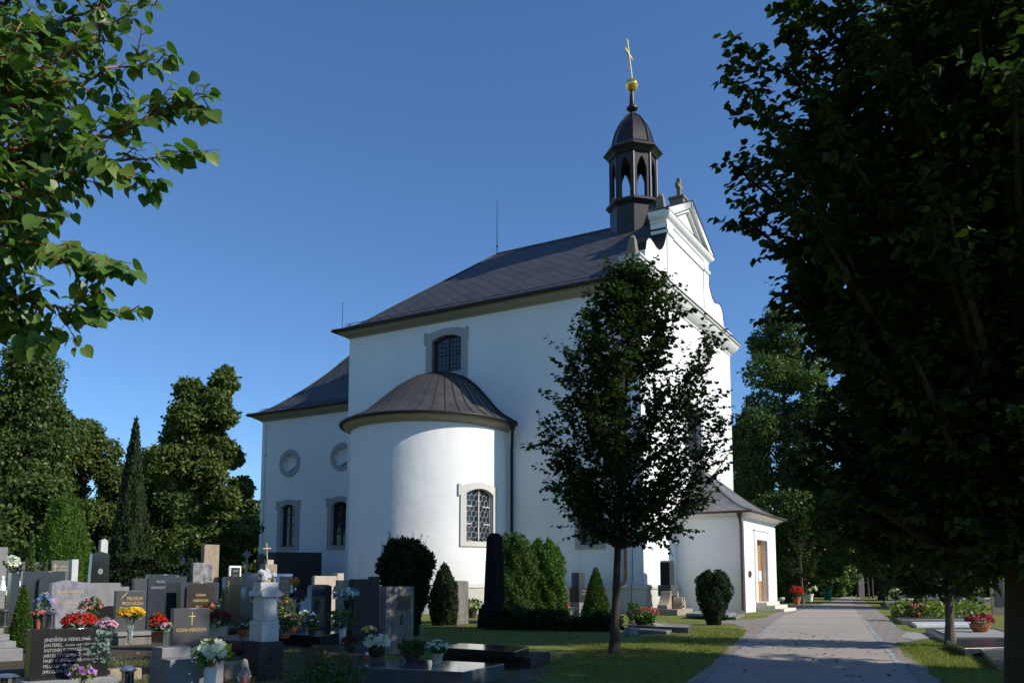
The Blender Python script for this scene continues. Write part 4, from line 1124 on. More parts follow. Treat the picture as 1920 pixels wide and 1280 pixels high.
clump_tree('broadleaf_tree', AX(60, 54), ZY(900, 54), 7.4, 0.2, 18000, 0.34, 9, 'shady bushy tree at the foot of the tallest left tree', m_far1, 30, group=bt)
clump_tree('broadleaf_tree', AX(1478, 62), ZY(548, 62), 10.0, 1.2, 60000, 0.22, 12, 'tall airy green tree right of the church gable', m_far1, 34, group=bt, shape=0.95)
clump_tree('broadleaf_tree', AX(1405, 72), ZY(760, 72), 6.0, 1.0, 14000, 0.36, 13, 'dark tree tucked behind the porch roof', m_far1, 26, group=bt)
clump_tree('broadleaf_tree', AX(1650, 70), ZY(640, 70), 9.0, 0.9, 24000, 0.36, 14, 'broad dark tree over the far end of the path', m_far1, 34, group=bt)
clump_tree('broadleaf_tree', AX(1720, 58), ZY(760, 58), 8.5, 1.2, 22000, 0.34, 15, 'dark tree shading the far right graves', m_far1, 30, group=bt)
clump_tree('broadleaf_tree', AX(1860, 46), ZY(740, 46), 8.5, 1.3, 20000, 0.32, 16, 'dark tree behind the right hand headstones', m_far1, 30, group=bt)
clump_tree('broadleaf_tree', AX(1560, 86), ZY(930, 86), 9.0, 0.3, 13000, 0.42, 17, 'dark bushy tree closing the view down the path', m_far1, 26, group=bt)
clump_tree('broadleaf_tree', AX(95, 72), ZY(840, 72), 9.0, 0.3, 16000, 0.40, 18, 'wide yellowing tree filling the gap left of the cypress', m_far2, 28, group=bt)
clump_tree('broadleaf_tree', AX(462, 66), ZY(905, 66), 4.5, 0.2, 12000, 0.36, 23, 'low dark tree tucked against the presbytery corner', m_far1, 24, group=bt)
clump_tree('broadleaf_tree', AX(360, 76), ZY(900, 76), 9.0, 0.3, 16000, 0.40, 19, 'wide dark tree filling the gap right of the cypress', m_far1, 28, group=bt)
big = clump_tree('broadleaf_tree', (-24, 9, 0), 17, 11, 2.0, 14000, 0.55, 22, 'added unseen tree behind the camera that blocks sky light', m_far1, 34, group='added trees behind the camera')  # unseen trees, added to keep sky light off the long wall
for x, y, a in ((-18, -5, 1), (-32, 22, 2), (-6, -13, 3), (-34, 2, 4)):
    c = copy_tree(big); c.location = (x, y, 0); c.rotation_euler = (0, 0, a)
lime_tree('young_tree', AX(1501, 56), 5.8, 1.9, lambda t, a: np.interp(t, [0, .3, 1], [0.9, 1.3, 0.2]), 40, 8, 8, 0.16, 41, 'small lit young tree on the grass beyond the porch', 0.08, group='lime trees of the churchyard', bmat=m_barkl)
def hedge(name, p0, p1, h, d, n, size, seed, label, mat, zf=0.0, rag=1.0):
    nr = np.random.RandomState(seed); a, b = Vector(p0), Vector(p1); L = (b - a).length; dv = (b - a).normalized(); nv = Vector((-dv.y, dv.x, 0))
    s = nr.rand(n) * L; f = nr.rand(n); top = f < 0.3
    y = np.where(top, (nr.rand(n) - 0.5) * d, np.where(nr.rand(n) < 0.5, -d / 2, d / 2) * (1 - 0.25 * nr.rand(n)))
    hh = h * (1 + rag * (0.07 * np.sin(s * 1.7) + 0.05 * np.sin(s * 4.3) + 0.05 * np.sin(s * 9.7 + 1)))
    z = np.where(top, hh * (0.94 + 0.06 * nr.rand(n)), zf + (hh - zf) * nr.rand(n))
    P = np.stack([a.x + dv.x * s + nv.x * y, a.y + dv.y * s + nv.y * y, z], 1)
    V, F = leaves(P, nr.randn(n, 3) + np.array([0, 0, .3]), nr.randn(n, 3) + np.array([0, 0, .6]), size * (0.6 + 0.8 * nr.rand(n)), L4)
    return tag(np_mesh(name, V, [F], mat), label, 'hedge')
hedge('hedge', (-62, 78, 0), (-14, 80, 0), 5.0, 2.0, 22000, 0.5, 51, 'tall dark hedge behind the far left graves', m_dkcon)
hedge('hedge', (6, 96, 0), (62, 84, 0), 6.5, 2.0, 34000, 0.6, 52, 'tall dark hedge closing the far right of the churchyard', m_dkcon)
# --- conifers and shrubs
def GP(px, py): return G(px, py)
cone = lambda h: (1 - h) ** 0.75 * (0.35 + 0.65 * min(1, h * 6 + 0.55))
egg = lambda h: math.sin(math.pi * (0.16 + 0.80 * h)) ** 0.7
cp = AX(245, 33)
shrub('cypress', cp, ZY(795, 33), 1.35, lambda h: min(1, (1 - h) * 1.5 + 0.06) * (0.8 + 0.2 * min(1, 5 * h)), 20000, 0.14, 61, 'tall narrow dark cypress among the left graves', m_dkcon, 'tree', up=0.9, lump=0.14, spread=0.2)
p = AX(118, 40); shrub('thuja', p, ZY(936, 40), 2.3, lambda h: math.sin(math.pi * (0.22 + 0.74 * h)) ** 0.8, 18000, 0.12, 62, 'plump bright green thuja behind the far left headstones', m_bright, 'tree', up=0.75)
p = AX(60, 38); shrub('thuja', p, ZY(1001, 38), 0.62, cone, 1600, 0.12, 63, 'tiny narrow green conifer behind the domed grey headstone', m_thuja, 'shrub')
p = G(758, 1190); shrub('juniper', p, ZY(1018, p.y), 1.02, lambda h: (0.55 + 0.6 * min(1, h * 1.5)) * (1 if h < 0.72 else math.sqrt(max(0.1, 1 - ((h - 0.72) / 0.3) ** 2))), 30000, 0.10, 64, 'shaggy dark juniper bush before the apse', m_dkcon, 'shrub', up=0.6, lump=0.24, spread=0.42, depth=0.4, wisps=260)
p = G(832, 1172); shrub('thuja', p, ZY(1061, p.y), 0.88, lambda h: math.sin(math.pi * (0.25 + 0.72 * h)) ** 0.9, 11000, 0.075, 65, 'rounded dark thuja right of the shaggy juniper', m_dkcon, 'shrub', up=0.8)
p = G(962, 1168); shrub('thuja', p, ZY(1006, p.y), 1.5, lambda h: 0.95 if h < 0.6 else 0.95 * math.sqrt(max(0.06, 1 - ((h - 0.6) / 0.42) ** 2)), 22000, 0.08, 66, 'left half of the tall bright thuja pair behind the dark obelisk', m_thuja, 'shrub', up=0.62, lump=0.2, spread=0.5, wisps=160)
p = G(1020, 1166); shrub('thuja', p, ZY(1016, p.y), 1.45, lambda h: 0.95 if h < 0.6 else 0.95 * math.sqrt(max(0.06, 1 - ((h - 0.6) / 0.42) ** 2)), 22000, 0.08, 67, 'right half of the tall bright thuja pair before the church wall', m_bright, 'shrub', up=0.62, lump=0.2, spread=0.5, wisps=160)
p = G(1118, 1160); shrub('dwarf_spruce', p, ZY(1066, p.y), 1.15, cone, 14000, 0.06, 68, 'cone shaped dwarf spruce left of the young tree trunk', m_thuja, 'shrub', up=0.45, lump=0.05)
p = G(1339, 1171); shrub('yew', p, ZY(1072, p.y), 1.06, lambda h: (0.35 + 0.65 * min(1, h * 1.9)) * (1 if h < 0.8 else math.sqrt(max(0.05, 1 - ((h - 0.8) / 0.21) ** 2))), 16000, 0.06, 171, 'upright dark yew bush in front of the porch wall', m_dkcon, 'shrub', up=0.8, lump=0.14)
p = G(38, 1215); shrub('dwarf_spruce', p, ZY(1098, p.y), 0.52, cone, 8000, 0.04, 70, 'small green dwarf spruce beside the far left stepped grave', m_bright, 'shrub', up=0.45, lump=0.08)
p = G(1478, 1124); shrub('green_shrub', p, 2.2, 2.6, egg, 2600, 0.22, 71, 'fresh green shrub on the flower bed beyond the porch', m_bright, 'shrub', up=0.5, lump=0.2, tpl=L4)
h0, h1 = AX(196, 31), AX(366, 31)
hedge('hedge', h0, h1, ZY(1052, 31), 0.9, 7000, 0.10, 72, 'low dark clipped hedge behind the blue shaded headstone', m_dkcon)
p = AX(318, 46); shrub('golden_shrub', p, ZY(1033, 46), 1.35, lambda h: 1 - 0.35 * h, 2500, 0.10, 73, 'clipped golden shrub beside the small white cross', m_goldb, 'shrub', tpl=L4, up=0.4, lump=0.04)
a, b = G(925, 1178), G(1158, 1182)
hedge('hedge', (a.x, a.y, 0), (b.x, b.y, 0), 0.42, 1.5, 11000, 0.10, 74, 'low dark ragged ground cover between the obelisk and the young tree', m_dkcon, rag=3.2)
# --- grass blades on the nearer lawns
nr = np.random.RandomState(3)
def blades(poly, n, hgt, label, mat):
    pts = [G(x, y) for x, y in poly]; q = np.array([(p.x, p.y) for p in pts])
    lo, hi = q.min(0), q.max(0); X = lo + (hi - lo) * nr.rand(n * 3, 2)
    ins = np.zeros(len(X), bool); j = len(q) - 1
    for i in range(len(q)):
        c = ((q[i, 1] > X[:, 1]) != (q[j, 1] > X[:, 1])) & (X[:, 0] < (q[j, 0] - q[i, 0]) * (X[:, 1] - q[i, 1]) / (q[j, 1] - q[i, 1] + 1e-12) + q[i, 0]); ins ^= c; j = i
    X = X[ins][:n]; k = len(X)
    P = np.concatenate([X, np.zeros((k, 1))], 1)
    T = (np.array([[-0.09, 0, 0], [0.09, 0, 0], [0, 1, 0.1]]), np.array([[0, 1, 2]]))
    V, F = leaves(P, nr.randn(k, 3) * np.array([.45, .45, .1]) + np.array([0, 0, 1.0]), nr.randn(k, 3), hgt * (0.4 + 0.9 * nr.rand(k)), T)
    return tag(np_mesh('grass', V, [F], mat), label, 'grass', kind='stuff')
m_blade = leafmat('grass_blades', [(0.10, 0.13, 0.026), (0.15, 0.18, 0.036), (0.20, 0.22, 0.05), (0.32, 0.26, 0.10)], 0.42, 0.6, 0.2)
blades([(1180, 1206), (1300, 1176), (1385, 1178), (1396, 1186), (1345, 1234), (1280, 1284), (1100, 1284), (1010, 1262), (1060, 1225), (1130, 1200)], 30000, 0.05, 'mown grass of the lawn left of the path', m_blade)
blades([(1680, 1205), (1760, 1200), (1900, 1225), (1900, 1300), (1790, 1290)], 16000, 0.05, 'mown grass of the lawn right of the path', m_blade)
blades([(200, 1235), (560, 1215), (600, 1290), (150, 1300)], 3500, 0.08, 'rough grass between the left graves', m_blade)
blades([(790, 1165), (1180, 1185), (1150, 1212), (800, 1205)], 9000, 0.06, 'shaded grass in front of the obelisk', m_blade)

def litter(poly, n, size, label):
    pts = [G(x, y) for x, y in poly]; q = np.array([(p.x, p.y) for p in pts]); lo, hi = q.min(0), q.max(0); X = lo + (hi - lo) * nr.rand(n, 2)
    V, F = leaves(np.concatenate([X, np.full((n, 1), 0.02)], 1), nr.randn(n, 3) * np.array([1, 1, 0.12]), nr.randn(n, 3) * 0.25 + np.array([0, 0, 1]), size * (0.6 + 0.8 * nr.rand(n)), L6)
    return tag(np_mesh('fallen_leaves', V, [F], leafmat('fallen_leaves', [(0.20, 0.13, 0.04), (0.28, 0.20, 0.05), (0.14, 0.08, 0.03)], 0.1, 0.8, 0.1)), label, 'leaves', kind='stuff')
litter([(1180, 1290), (1900, 1290), (1400, 1165)], 420, 0.06, 'fallen leaves scattered over the path and lawns')
litter([(0, 1290), (1100, 1290), (1100, 1190), (150, 1220)], 380, 0.055, 'fallen leaves scattered between the graves')
# ------------------------------------------------------------------ graves
m_black = stone('black_polished_granite', (0.012, 0.012, 0.013), 0.3, 0.12, 0.55, speck=(0.035, 0.035, 0.036), sscale=260)
m_dark = stone('dark_grey_granite', (0.045, 0.046, 0.05), 0.25, 0.3, 0.45, speck=(0.11, 0.11, 0.115), sscale=240)
m_navy = stone('sky_blued_granite', (0.022, 0.027, 0.036), 0.3, 0.18, 0.5, speck=(0.06, 0.07, 0.085), sscale=240)  # dark granite; the blue of the reflected sky is put into its colour
m_gran = stone('light_grey_granite', (0.25, 0.255, 0.26), 0.2, 0.55, 0.35, speck=(0.10, 0.10, 0.105), sscale=190)
m_grang = stone('green_grey_granite', (0.12, 0.132, 0.122), 0.2, 0.4, 0.4, speck=(0.11, 0.12, 0.115), sscale=220)
m_conc2 = stone('weathered_concrete', (0.20, 0.19, 0.175), 0.25, 0.9, 0.15, streak=0.6)
m_sand = stone('tan_sandstone', (0.32, 0.26, 0.185), 0.2, 0.85, 0.2, streak=0.25, stain=(0.25, 0.2, 0.14))
m_cream = stone('cream_travertine', (0.45, 0.385, 0.30), 0.12, 0.7, 0.25)
m_marble = stone('white_marble', (0.50, 0.51, 0.52), 0.12, 0.5, 0.35, streak=0.35, stain=(0.42, 0.43, 0.44))
m_rock = stone('mottled_rock', (0.22, 0.22, 0.22), 0.6, 0.9, 0.15, streak=0.7)
m_dkrock = stone('dark_weathered_sandstone', (0.055, 0.05, 0.045), 0.4, 0.9, 0.15, streak=0.5)
m_obel = stone('black_weathered_obelisk_stone', (0.007, 0.0065, 0.007), 0.4, 0.8, 0.12)
m_brownst = stone('dark_brown_granite', (0.035, 0.025, 0.02), 0.3, 0.2, 0.5)
def lavender():
    t = NT('lavender_veined_granite')
    v = t.noise(1.0, 7, 0.7, t.mapping('Object', (5, 5, 3.0), (0, R(40), 0)))
    c = t.ramp(v, [(0.3, (0.08, 0.075, 0.095)), (0.48, (0.26, 0.25, 0.29)), (0.62, (0.15, 0.145, 0.18)), (0.75, (0.36, 0.34, 0.37))])
    return t.done(c, 0.35, 0.4)
m_lav = lavender()
m_goldt = simple('gold_lettering', (0.72, 0.52, 0.20), 0.4, 0.5, 0.4, 0.05)
m_silver = simple('pale_lettering', (0.36, 0.36, 0.36), 0.5, 0.4, 0.0, 0.05)
m_white = simple('white_enamel', (0.78, 0.78, 0.78), 0.35, 0.4, 0, 0.04)
m_terra = simple('terracotta', (0.40, 0.14, 0.07), 0.8, 0.2, 0, 0.2)
m_steel = simple('stainless_steel', (0.55, 0.55, 0.56), 0.22, 0.5, 0.9, 0.1)
m_grlamp = simple('grey_lamp_metal', (0.10, 0.10, 0.105), 0.4, 0.4, 0.5)
m_clear = clearglass('clear_glass')
m_redgl = simple('red_candle_glass', (0.55, 0.03, 0.02), 0.2, 0.5, 0, 0.1)
m_bronze = simple('dark_bronze_plaque', (0.05, 0.04, 0.035), 0.4, 0.4, 0.4)
m_basket = simple('dark_brown_basket', (0.05, 0.033, 0.025), 0.8, 0.2)
m_dpot = simple('dark_brown_bowl', (0.06, 0.045, 0.04), 0.6, 0.3)
m_cpot = simple('cream_pot', (0.42, 0.38, 0.30), 0.6, 0.3)
m_sky = simple('photo_oval', (0.22, 0.22, 0.22), 0.3)
def petal(n, *c): return leafmat(n, list(c), 0.25, 0.6, 0.2)
f_red = petal('red_petals', (0.45, 0.012, 0.012), (0.62, 0.03, 0.02), (0.30, 0.01, 0.01))
f_crim = petal('crimson_petals', (0.35, 0.015, 0.05), (0.5, 0.05, 0.10))
f_pink = petal('pink_petals', (0.62, 0.25, 0.40), (0.70, 0.40, 0.52))
f_rose = petal('rose_petals', (0.55, 0.10, 0.11), (0.65, 0.25, 0.25))
f_yel = petal('yellow_petals', (0.72, 0.42, 0.02), (0.75, 0.50, 0.04), (0.70, 0.25, 0.02))
f_whi = petal('white_petals', (0.72, 0.72, 0.66), (0.62, 0.66, 0.55), (0.78, 0.78, 0.72))
f_pur = petal('purple_petals', (0.22, 0.06, 0.36), (0.40, 0.16, 0.52), (0.55, 0.35, 0.62))
f_dpur = petal('dark_purple_petals', (0.08, 0.02, 0.10), (0.14, 0.03, 0.14))
f_blue = petal('blue_petals', (0.10, 0.16, 0.40), (0.30, 0.38, 0.55))
f_ora = petal('orange_petals', (0.55, 0.20, 0.04), (0.60, 0.30, 0.08))
f_wine = petal('wine_red_petals', (0.16, 0.012, 0.03), (0.24, 0.03, 0.05))
f_dusty = petal('dusty_pink_heads', (0.28, 0.17, 0.12), (0.22, 0.16, 0.09), (0.20, 0.22, 0.09))
l_green = leafmat('flower_leaves', [(0.03, 0.065, 0.015), (0.06, 0.11, 0.025), (0.10, 0.16, 0.03)], 0.25)
l_lime = leafmat('yellow_green_leaves', [(0.14, 0.19, 0.03), (0.20, 0.24, 0.05)], 0.3)
l_grey = leafmat('grey_green_leaves', [(0.14, 0.20, 0.18), (0.20, 0.27, 0.25)], 0.2)

CP, SP = math.cos(PITCH), math.sin(PITCH)
def frame(xl, xr, yb, az=47, z=0.0):
    """ground point of the left front corner and true width of a front seen between two photo columns"""
    P = G(xl, yb, z); dx, dy = math.sin(R(az)), math.cos(R(az)); k = (xr - 960) / FPX
    W = (k * (P.y * CP + (z - EYE) * SP) - P.x) / (dx - k * dy * CP)
    return P, W, Vector((dx, dy, 0))
def grave(name, xl, xr, yt, yb, label, cat='headstone', az=47, group=None, z=0.0):
    P, W, d = frame(xl, xr, yb, az, z)
    o = empty(name, P + d * (W / 2), R(90 - az), label, cat, group)
    H = AT(xl, yt, P.y).z
    return o, W, H, P.y
def outline(W, H, top='flat', z0=0.0, s=0.12, kb=1.0):
    h = W / 2; b = h * kb
    if top == 'flat': return [(-b, z0), (b, z0), (h, H), (-h, H)]
    if top == 'arch': return [(-b, z0), (b, z0)] + [(h * math.cos(R(a)), H - s + s * math.sin(R(a))) for a in range(0, 181, 12)]
    if top == 'gable': return [(-b, z0), (b, z0), (h, H - s), (0, H), (-h, H - s)]
    if top == 'wave': return [(-b, z0), (b, z0)] + [(h - W * k / 14, H - s + s * (0.5 - 0.5 * math.cos(math.pi * min(1, k / 9))) - (0.012 * (k - 9) if k > 9 else 0)) for k in range(15)]
    if top == 'shoulder': return [(-b, z0), (b, z0), (h, H * 0.55), (h * 0.82, H * 0.58), (h * 0.82, H - s)] + [(h * 0.82 * math.cos(R(a)), H - s + s * math.sin(R(a))) for a in range(15, 166, 15)] + [(-h * 0.82, H - s), (-h * 0.82, H * 0.58), (-h, H * 0.55)]
    if top == 'notch': return [(-b, z0), (b, z0), (h, H), (h * 0.45, H), (h * 0.45, H - s), (-h, H - s)]
LF = lambda u, w, d: (u, d, w)
def slab(o, W, H, T, mat, top='flat', z0=0.0, s=0.12, name='slab', kb=1.0, bev=0.008, y0=0.0, dx=0.0):
    m = MB(); m.prism([(u + dx, w) for u, w in outline(W, H, top, z0, s, kb)], y0, y0 + T, LF); return m.build(name, mat, o, angle=30, bevel=bev)
def block(o, x0, x1, y0, y1, z0, z1, mat, name='plinth', bev=0.008):
    m = MB(); m.box(x0, x1, y0, y1, z0, z1); return m.build(name, mat, o, smooth=False, bevel=bev)
def text(o, s, x, z, size, mat, align='CENTER', y=-0.004, sx=1.0, name='inscription'):
    cu = bpy.data.curves.new('t', 'FONT'); cu.body = s; cu.size = size; cu.align_x = align; cu.extrude = 0.0015; cu.resolution_u = 2
    ob = bpy.data.objects.new('t', cu); col.objects.link(ob)
    me = bpy.data.meshes.new_from_object(ob); bpy.data.objects.remove(ob)
    me.name = name
    for v in me.vertices: v.co = (x + v.co.x * sx, y - v.co.z, z + v.co.y)
    me.materials.clear(); me.materials.append(mat)
    t = bpy.data.objects.new(name, me); col.objects.link(t); t.parent = o
    return t
def cross(o, x, y, z, h, w, t, mat, name='cross', arm=0.68, d=None):
    d = d or t * 0.7; m = MB()
    m.prism([(x - t, z), (x + t, z), (x + t, z + h * arm - t), (x + w / 2, z + h * arm - t), (x + w / 2, z + h * arm + t), (x + t, z + h * arm + t), (x + t, z + h), (x - t, z + h), (x - t, z + h * arm + t), (x - w / 2, z + h * arm + t), (x - w / 2, z + h * arm - t), (x - t, z + h * arm - t)], y - d, y + d, LF)
    return m.build(name, mat, o, smooth=False, bevel=t * 0.15)
def blossoms(C, N, S, k, nr, tilt=0.35):
    C, N = np.asarray(C), nrm(np.asarray(N)); n = len(C)
    T = nrm(np.cross(N, nr.randn(n, 3))); B = np.cross(N, T)
    VV, FF, b = [], [], 0
    for j in range(k):
        a = 6.2832 * j / k + nr.rand(n) * 0.4
        D = T * np.cos(a)[:, None] + B * np.sin(a)[:, None] + N * (tilt + 0.4 * (j % 2))
        V, F = leaves(C, D, N, S, L4); VV.append(V); FF.append(F + b); b += len(V)
    return np.concatenate(VV), np.concatenate(FF)
POT = {'pot': [(0.62, 0), (0.85, 0.8), (0.95, 0.82), (1.0, 1.0), (0.85, 1.0), (0.8, 0.85)], 'bowl': [(0.6, 0), (0.9, 0.5), (1.0, 0.95), (1.0, 1.0), (0.9, 1.0), (0.8, 0.8)], 'vase': [(0.55, 0), (0.6, 0.06), (0.75, 0.35), (0.95, 0.75), (1.0, 1.0), (0.9, 1.0), (0.7, 0.5)],
       'flare': [(0.55, 0), (0.5, 0.25), (0.62, 0.6), (1.0, 1.0), (0.92, 1.0), (0.55, 0.6)], 'box': None}
def plant(name, P, label, R0=0.12, zc=0.25, RH=0.10, pot=None, fol=None, blo=(), seed=0, cat='flowers', group=None, flat=0.2, k=6):
    """pot=(kind, radius, height, material); fol=(n, size, material); blo=[(material, n, size)]; blossom dome of radius R0, half height RH at zc"""
    nr = np.random.RandomState(seed + 1000); o = empty(name, P, 0, label, cat, group)
    if pot:
        kind, r, h, mt = pot; m = MB()
        if kind == 'box': m.taper(-r, r, -r * 0.6, r * 0.6, 0, h, 1.08, 1.08); m.build('pot', mt, o, smooth=False, bevel=0.004)
        else: m.lathe([(a * r, b * h) for a, b in POT[kind]], 20, cap=False); m.lathe([(0.01, 0.002), (POT[kind][0][0] * r, 0.002)], 20, cap=False); m.build('pot', mt, o, angle=50)
    if fol:
        n, sz, mt = fol; d = nrm(nr.randn(n, 3)); q = d * (0.45 + 0.55 * nr.rand(n, 1)); z = zc + q[:, 2] * RH
        Pp = np.stack([q[:, 0] * R0, q[:, 1] * R0, z], 1)
        if pot: Pp[:, 2] = np.maximum(Pp[:, 2], pot[2] * 0.85)
        V, F = leaves(Pp, d + nr.randn(n, 3) * 0.5 + np.array([0, 0, 0.2]), nr.randn(n, 3) * 0.5 + d + np.array([0, 0, 0.5]), sz * (0.6 + 0.8 * nr.rand(n)), L4)
        np_mesh('foliage', V, [F], mt, o)
        m = MB()
        for i in range(8):
            a = nr.rand() * 6.28; m.tube([(0, 0, (pot[2] * 0.6 if pot else 0)), (math.cos(a) * R0 * 0.6, math.sin(a) * R0 * 0.6, zc + RH * 0.4)], 0.004, 4)
        m.build('stems', l_green, o)
    for i, (mt, n, sz) in enumerate(blo):
        d = nrm(nr.randn(n, 3)); d[:, 2] = np.abs(d[:, 2]) * (1 - flat) + nr.rand(n) * flat - 0.12; d = nrm(d)
        C = d * np.array([R0, R0, RH]) * (0.9 + 0.15 * nr.rand(n, 1)) + np.array([0, 0, zc])
        V, F = blossoms(C, d + np.array([0, -0.25, 0.25]), sz * (0.7 + 0.6 * nr.rand(n)), k, nr)
        np_mesh('blossoms', V, [F], mt, o)
    return o
def ledger(name, A, B, C, z, label, mat, z0=0.0, cat='grave slab', bev=0.012, grow=0.0):
    """slab whose top shows corners A (front), B (right), C (left) at height z"""
    a, b, c = G(*A, z), G(*B, z), G(*C, z); e = b + c - a; ctr = (a + e) / 2
    pts = [a, b, e, c]; pts = [p + (p - ctr).normalized() * grow for p in pts]
    m = MB(); m.prism([(p.x - a.x, p.y - a.y) for p in pts], z0, z, lambda u, w, d: (u, w, d))
    o = m.build(name, mat, smooth=False, bevel=bev); o.location = (a.x, a.y, 0)
    return tag(o, label, cat)

# --- front left
o, W, H, Y = grave('headstone', 54, 201, 1180, 1292, 'wide black polished headstone with seven engraved lines in the lower left corner')
slab(o, W, H, 0.24, m_black, z0=0.1); block(o, -W / 2 - 0.08, W / 2 + 0.1, -0.12, 0.4, 0, 0.1, m_gran)
L = W * 0.685
for i, (a, b) in enumerate([('JINDŘIŠKA FERKLOVÁ', '*1883 †1928'), ('JAN FERKL,', 'konsist. rada *1873 †1948'), ('ANTONÍN KUDRNÁČ,', 'hostinský *1883 †1954'), ('JAROSLAV KUDRNÁČ,', 'student Z.T. *1922 †1942'), ('MARIE KUDRNÁČOVÁ,', 'profesorka V.V. *1905 †1988'), ('MILOSLAV FERKL,', '*1900 †1987'), ('JAROSLAVA FERKLOVÁ', '*1909 †1991')]):
    z = H - 0.155 - i * 0.0655
    text(o, a, -W * 0.345, z, 0.062, m_silver, 'LEFT', sx=0.72 if i else 0.9)
    text(o, b, W * (0.36 if i < 5 else 0.1 if i == 5 else 0.2), z + 0.004, 0.038, m_silver, 'RIGHT')
o, W, H, Y = grave('headstone', 90, 161, 1087, 1226, 'lavender grey veined headstone with wavy top and gold script'); slab(o, W, H, 0.18, m_lav, 'wave', s=0.05)
for i, (s_, g) in enumerate([('Božena Kubátová', 0.075), ('* 1921  † 2001', 0.045), ('Josef Kubát', 0.075), ('* 1917  † 1987', 0.045)]): text(o, s_, 0, H - 0.24 - i * 0.085 - (0.04 if i > 1 else 0), g, m_goldt, sx=0.85)
o, W, H, Y = grave('granite_block', 160, 222, 1092, 1190, 'light grey granite wall stone under the black tapered headstone', 'headstone'); slab(o, W, H, 0.35, m_gran); slab(o, 0.22, H - 0.1, 0.3, m_gran, name='side_block', dx=W / 2 + 0.115, y0=0.02)
o, W, H, Y = grave('headstone', 160, 213, 1136, 1204, 'low dark slab in front of the light granite wall stone'); slab(o, W, H, 0.2, m_black)
o, W, H, Y = grave('headstone', 163, 203, 1033, 1168, 'black tapered headstone with a small oval portrait'); slab(o, W * 0.8, H, 0.3, m_black, 'gable', s=0.07, kb=1.25)
m = MB(); m.lathe([(0.0, 0), (0.075, 0), (0.075, 0.012), (0.06, 0.014)], 20, cap=False); m.v = [(x, -z - 0.002, H * 0.72 + y * 1.25) for x, y, z in m.v]; m.build('portrait', m_silver, o)
m = MB(); m.lathe([(0.0, 0), (0.058, 0)], 20, cap=False); m.v = [(x, -0.018, H * 0.72 + y * 1.25) for x, y, z in m.v]; m.build('portrait', m_sky, o)
o, W, H, Y = grave('white_stele', 183, 196, 1009, 1150, 'white pointed marble stele glowing behind the black tapered headstone'); slab(o, W, H, W * 1.1, m_marble, 'gable', s=0.1, kb=1.35)
o, W, H, Y = grave('headstone', 213, 271, 1107, 1208, 'dark grey headstone with gold ear of wheat and two line name'); slab(o, W, H, 0.13, m_dark, z0=0.28)
block(o, -W / 2 - 0.1, W / 2 + 0.06, -0.5, 0.5, 0.2, 0.28, m_gran, 'ledge'); block(o, -W / 2 - 0.06, W / 2 - 0.02, -0.45, 0.45, 0, 0.2, m_conc2)
text(o, 'MILOSLAV', W * 0.12, H - 0.20, 0.105, m_goldt, sx=0.72); text(o, 'PROCHÁZKA', W * 0.05, H - 0.31, 0.105, m_goldt, sx=0.72); text(o, '* 17.12.1928  † 3.11.2001', W * 0.02, H - 0.385, 0.05, m_goldt, sx=0.85)
m = MB(); x0, z0 = -W * 0.36, H - 0.22
m.tube([(x0, -0.006, z0), (x0 + 0.05, -0.006, z0 + 0.09), (x0 + 0.14, -0.006, z0 + 0.18)], 0.004, 4)
for k in range(5):
    for sg in (-1, 1): a = x0 + 0.03 + 0.024 * k; b = z0 + 0.06 + 0.026 * k; m.tube([(a, -0.006, b), (a + (0.028 if sg > 0 else -0.012), -0.008, b + (0.012 if sg > 0 else 0.04))], [0.009, 0.003], 4)
m.build('wheat_ornament', m_goldt, o)
o, W, H, Y = grave('headstone', 321, 390, 1140, 1262, 'upright dark grey headstone with thin gold cross and gold family name'); slab(o, W, H, 0.12, m_dark)
cross(o, 0, -0.004, H - 0.25, 0.19, 0.10, 0.006, m_goldt, d=0.003); text(o, 'RODINA ANDRLÍKOVA', 0, H - 0.345, 0.075, m_goldt, sx=0.58); text(o, '1928', -W * 0.1, H * 0.16, 0.04, m_goldt)
P, W, d = frame(316, 418, 1312); o = empty('granite_kerb', P + d * (W / 2), R(43), 'stepped speckled granite kerb in front of the gold cross headstone', 'grave kerb'); H = AT(316, 1237, P.y).z
block(o, -W / 2, W / 2, 0, 0.62, 0, H, m_gran, 'lower_step'); block(o, -W / 2 + 0.02, -W / 2 + 0.36, 0.3, 0.62, H, H + 0.12, m_gran, 'upper_step'); block(o, -W / 2 + 0.36, W / 2 - 0.1, 0.42, 0.62, H, H + 0.055, m_gran, 'upper_step')
kx, kp = W, P + d * (W / 2); khz = H
o, W, H, Y = grave('stele', 487, 521, 1097, 1275, 'white marble gabled stele with carved top on a dark square base', 'monument')
block(o, -W / 2 - 0.05, W / 2 + 0.05, -0.05, 0.42, 0, H * 0.40, m_dkrock, 'base', 0.02)
m = MB(); m.box(-W / 2, W / 2, 0, 0.36, H * 0.40, H * 0.62); m.box(-W / 2 + 0.03, W / 2 - 0.03, 0.03, 0.33, H * 0.62, H * 0.9); m.prism([(-W / 2 - 0.02, H * 0.88), (W / 2 + 0.02, H * 0.88), (W / 2 + 0.02, H * 0.93), (0, H * 1.0), (-W / 2 - 0.02, H * 0.93)], -0.02, 0.38, LF); m.build('shaft', m_marble, o, angle=30, bevel=0.012)
m = MB(); m.box(-0.13, 0.13, 0.06, 0.3, H * 0.94, H * 1.035); rg = random.Random(4)
for i in range(16): m.lathe([(0.0, -0.05), (0.045, -0.02), (0.05, 0.01), (0.0, 0.05)], 7, (rg.uniform(-0.10, 0.10), rg.uniform(0.08, 0.26), H * 1.05 + rg.uniform(0, 0.13)), rg.random(), cap=False)
m.build('carved_relief', m_marble, o)
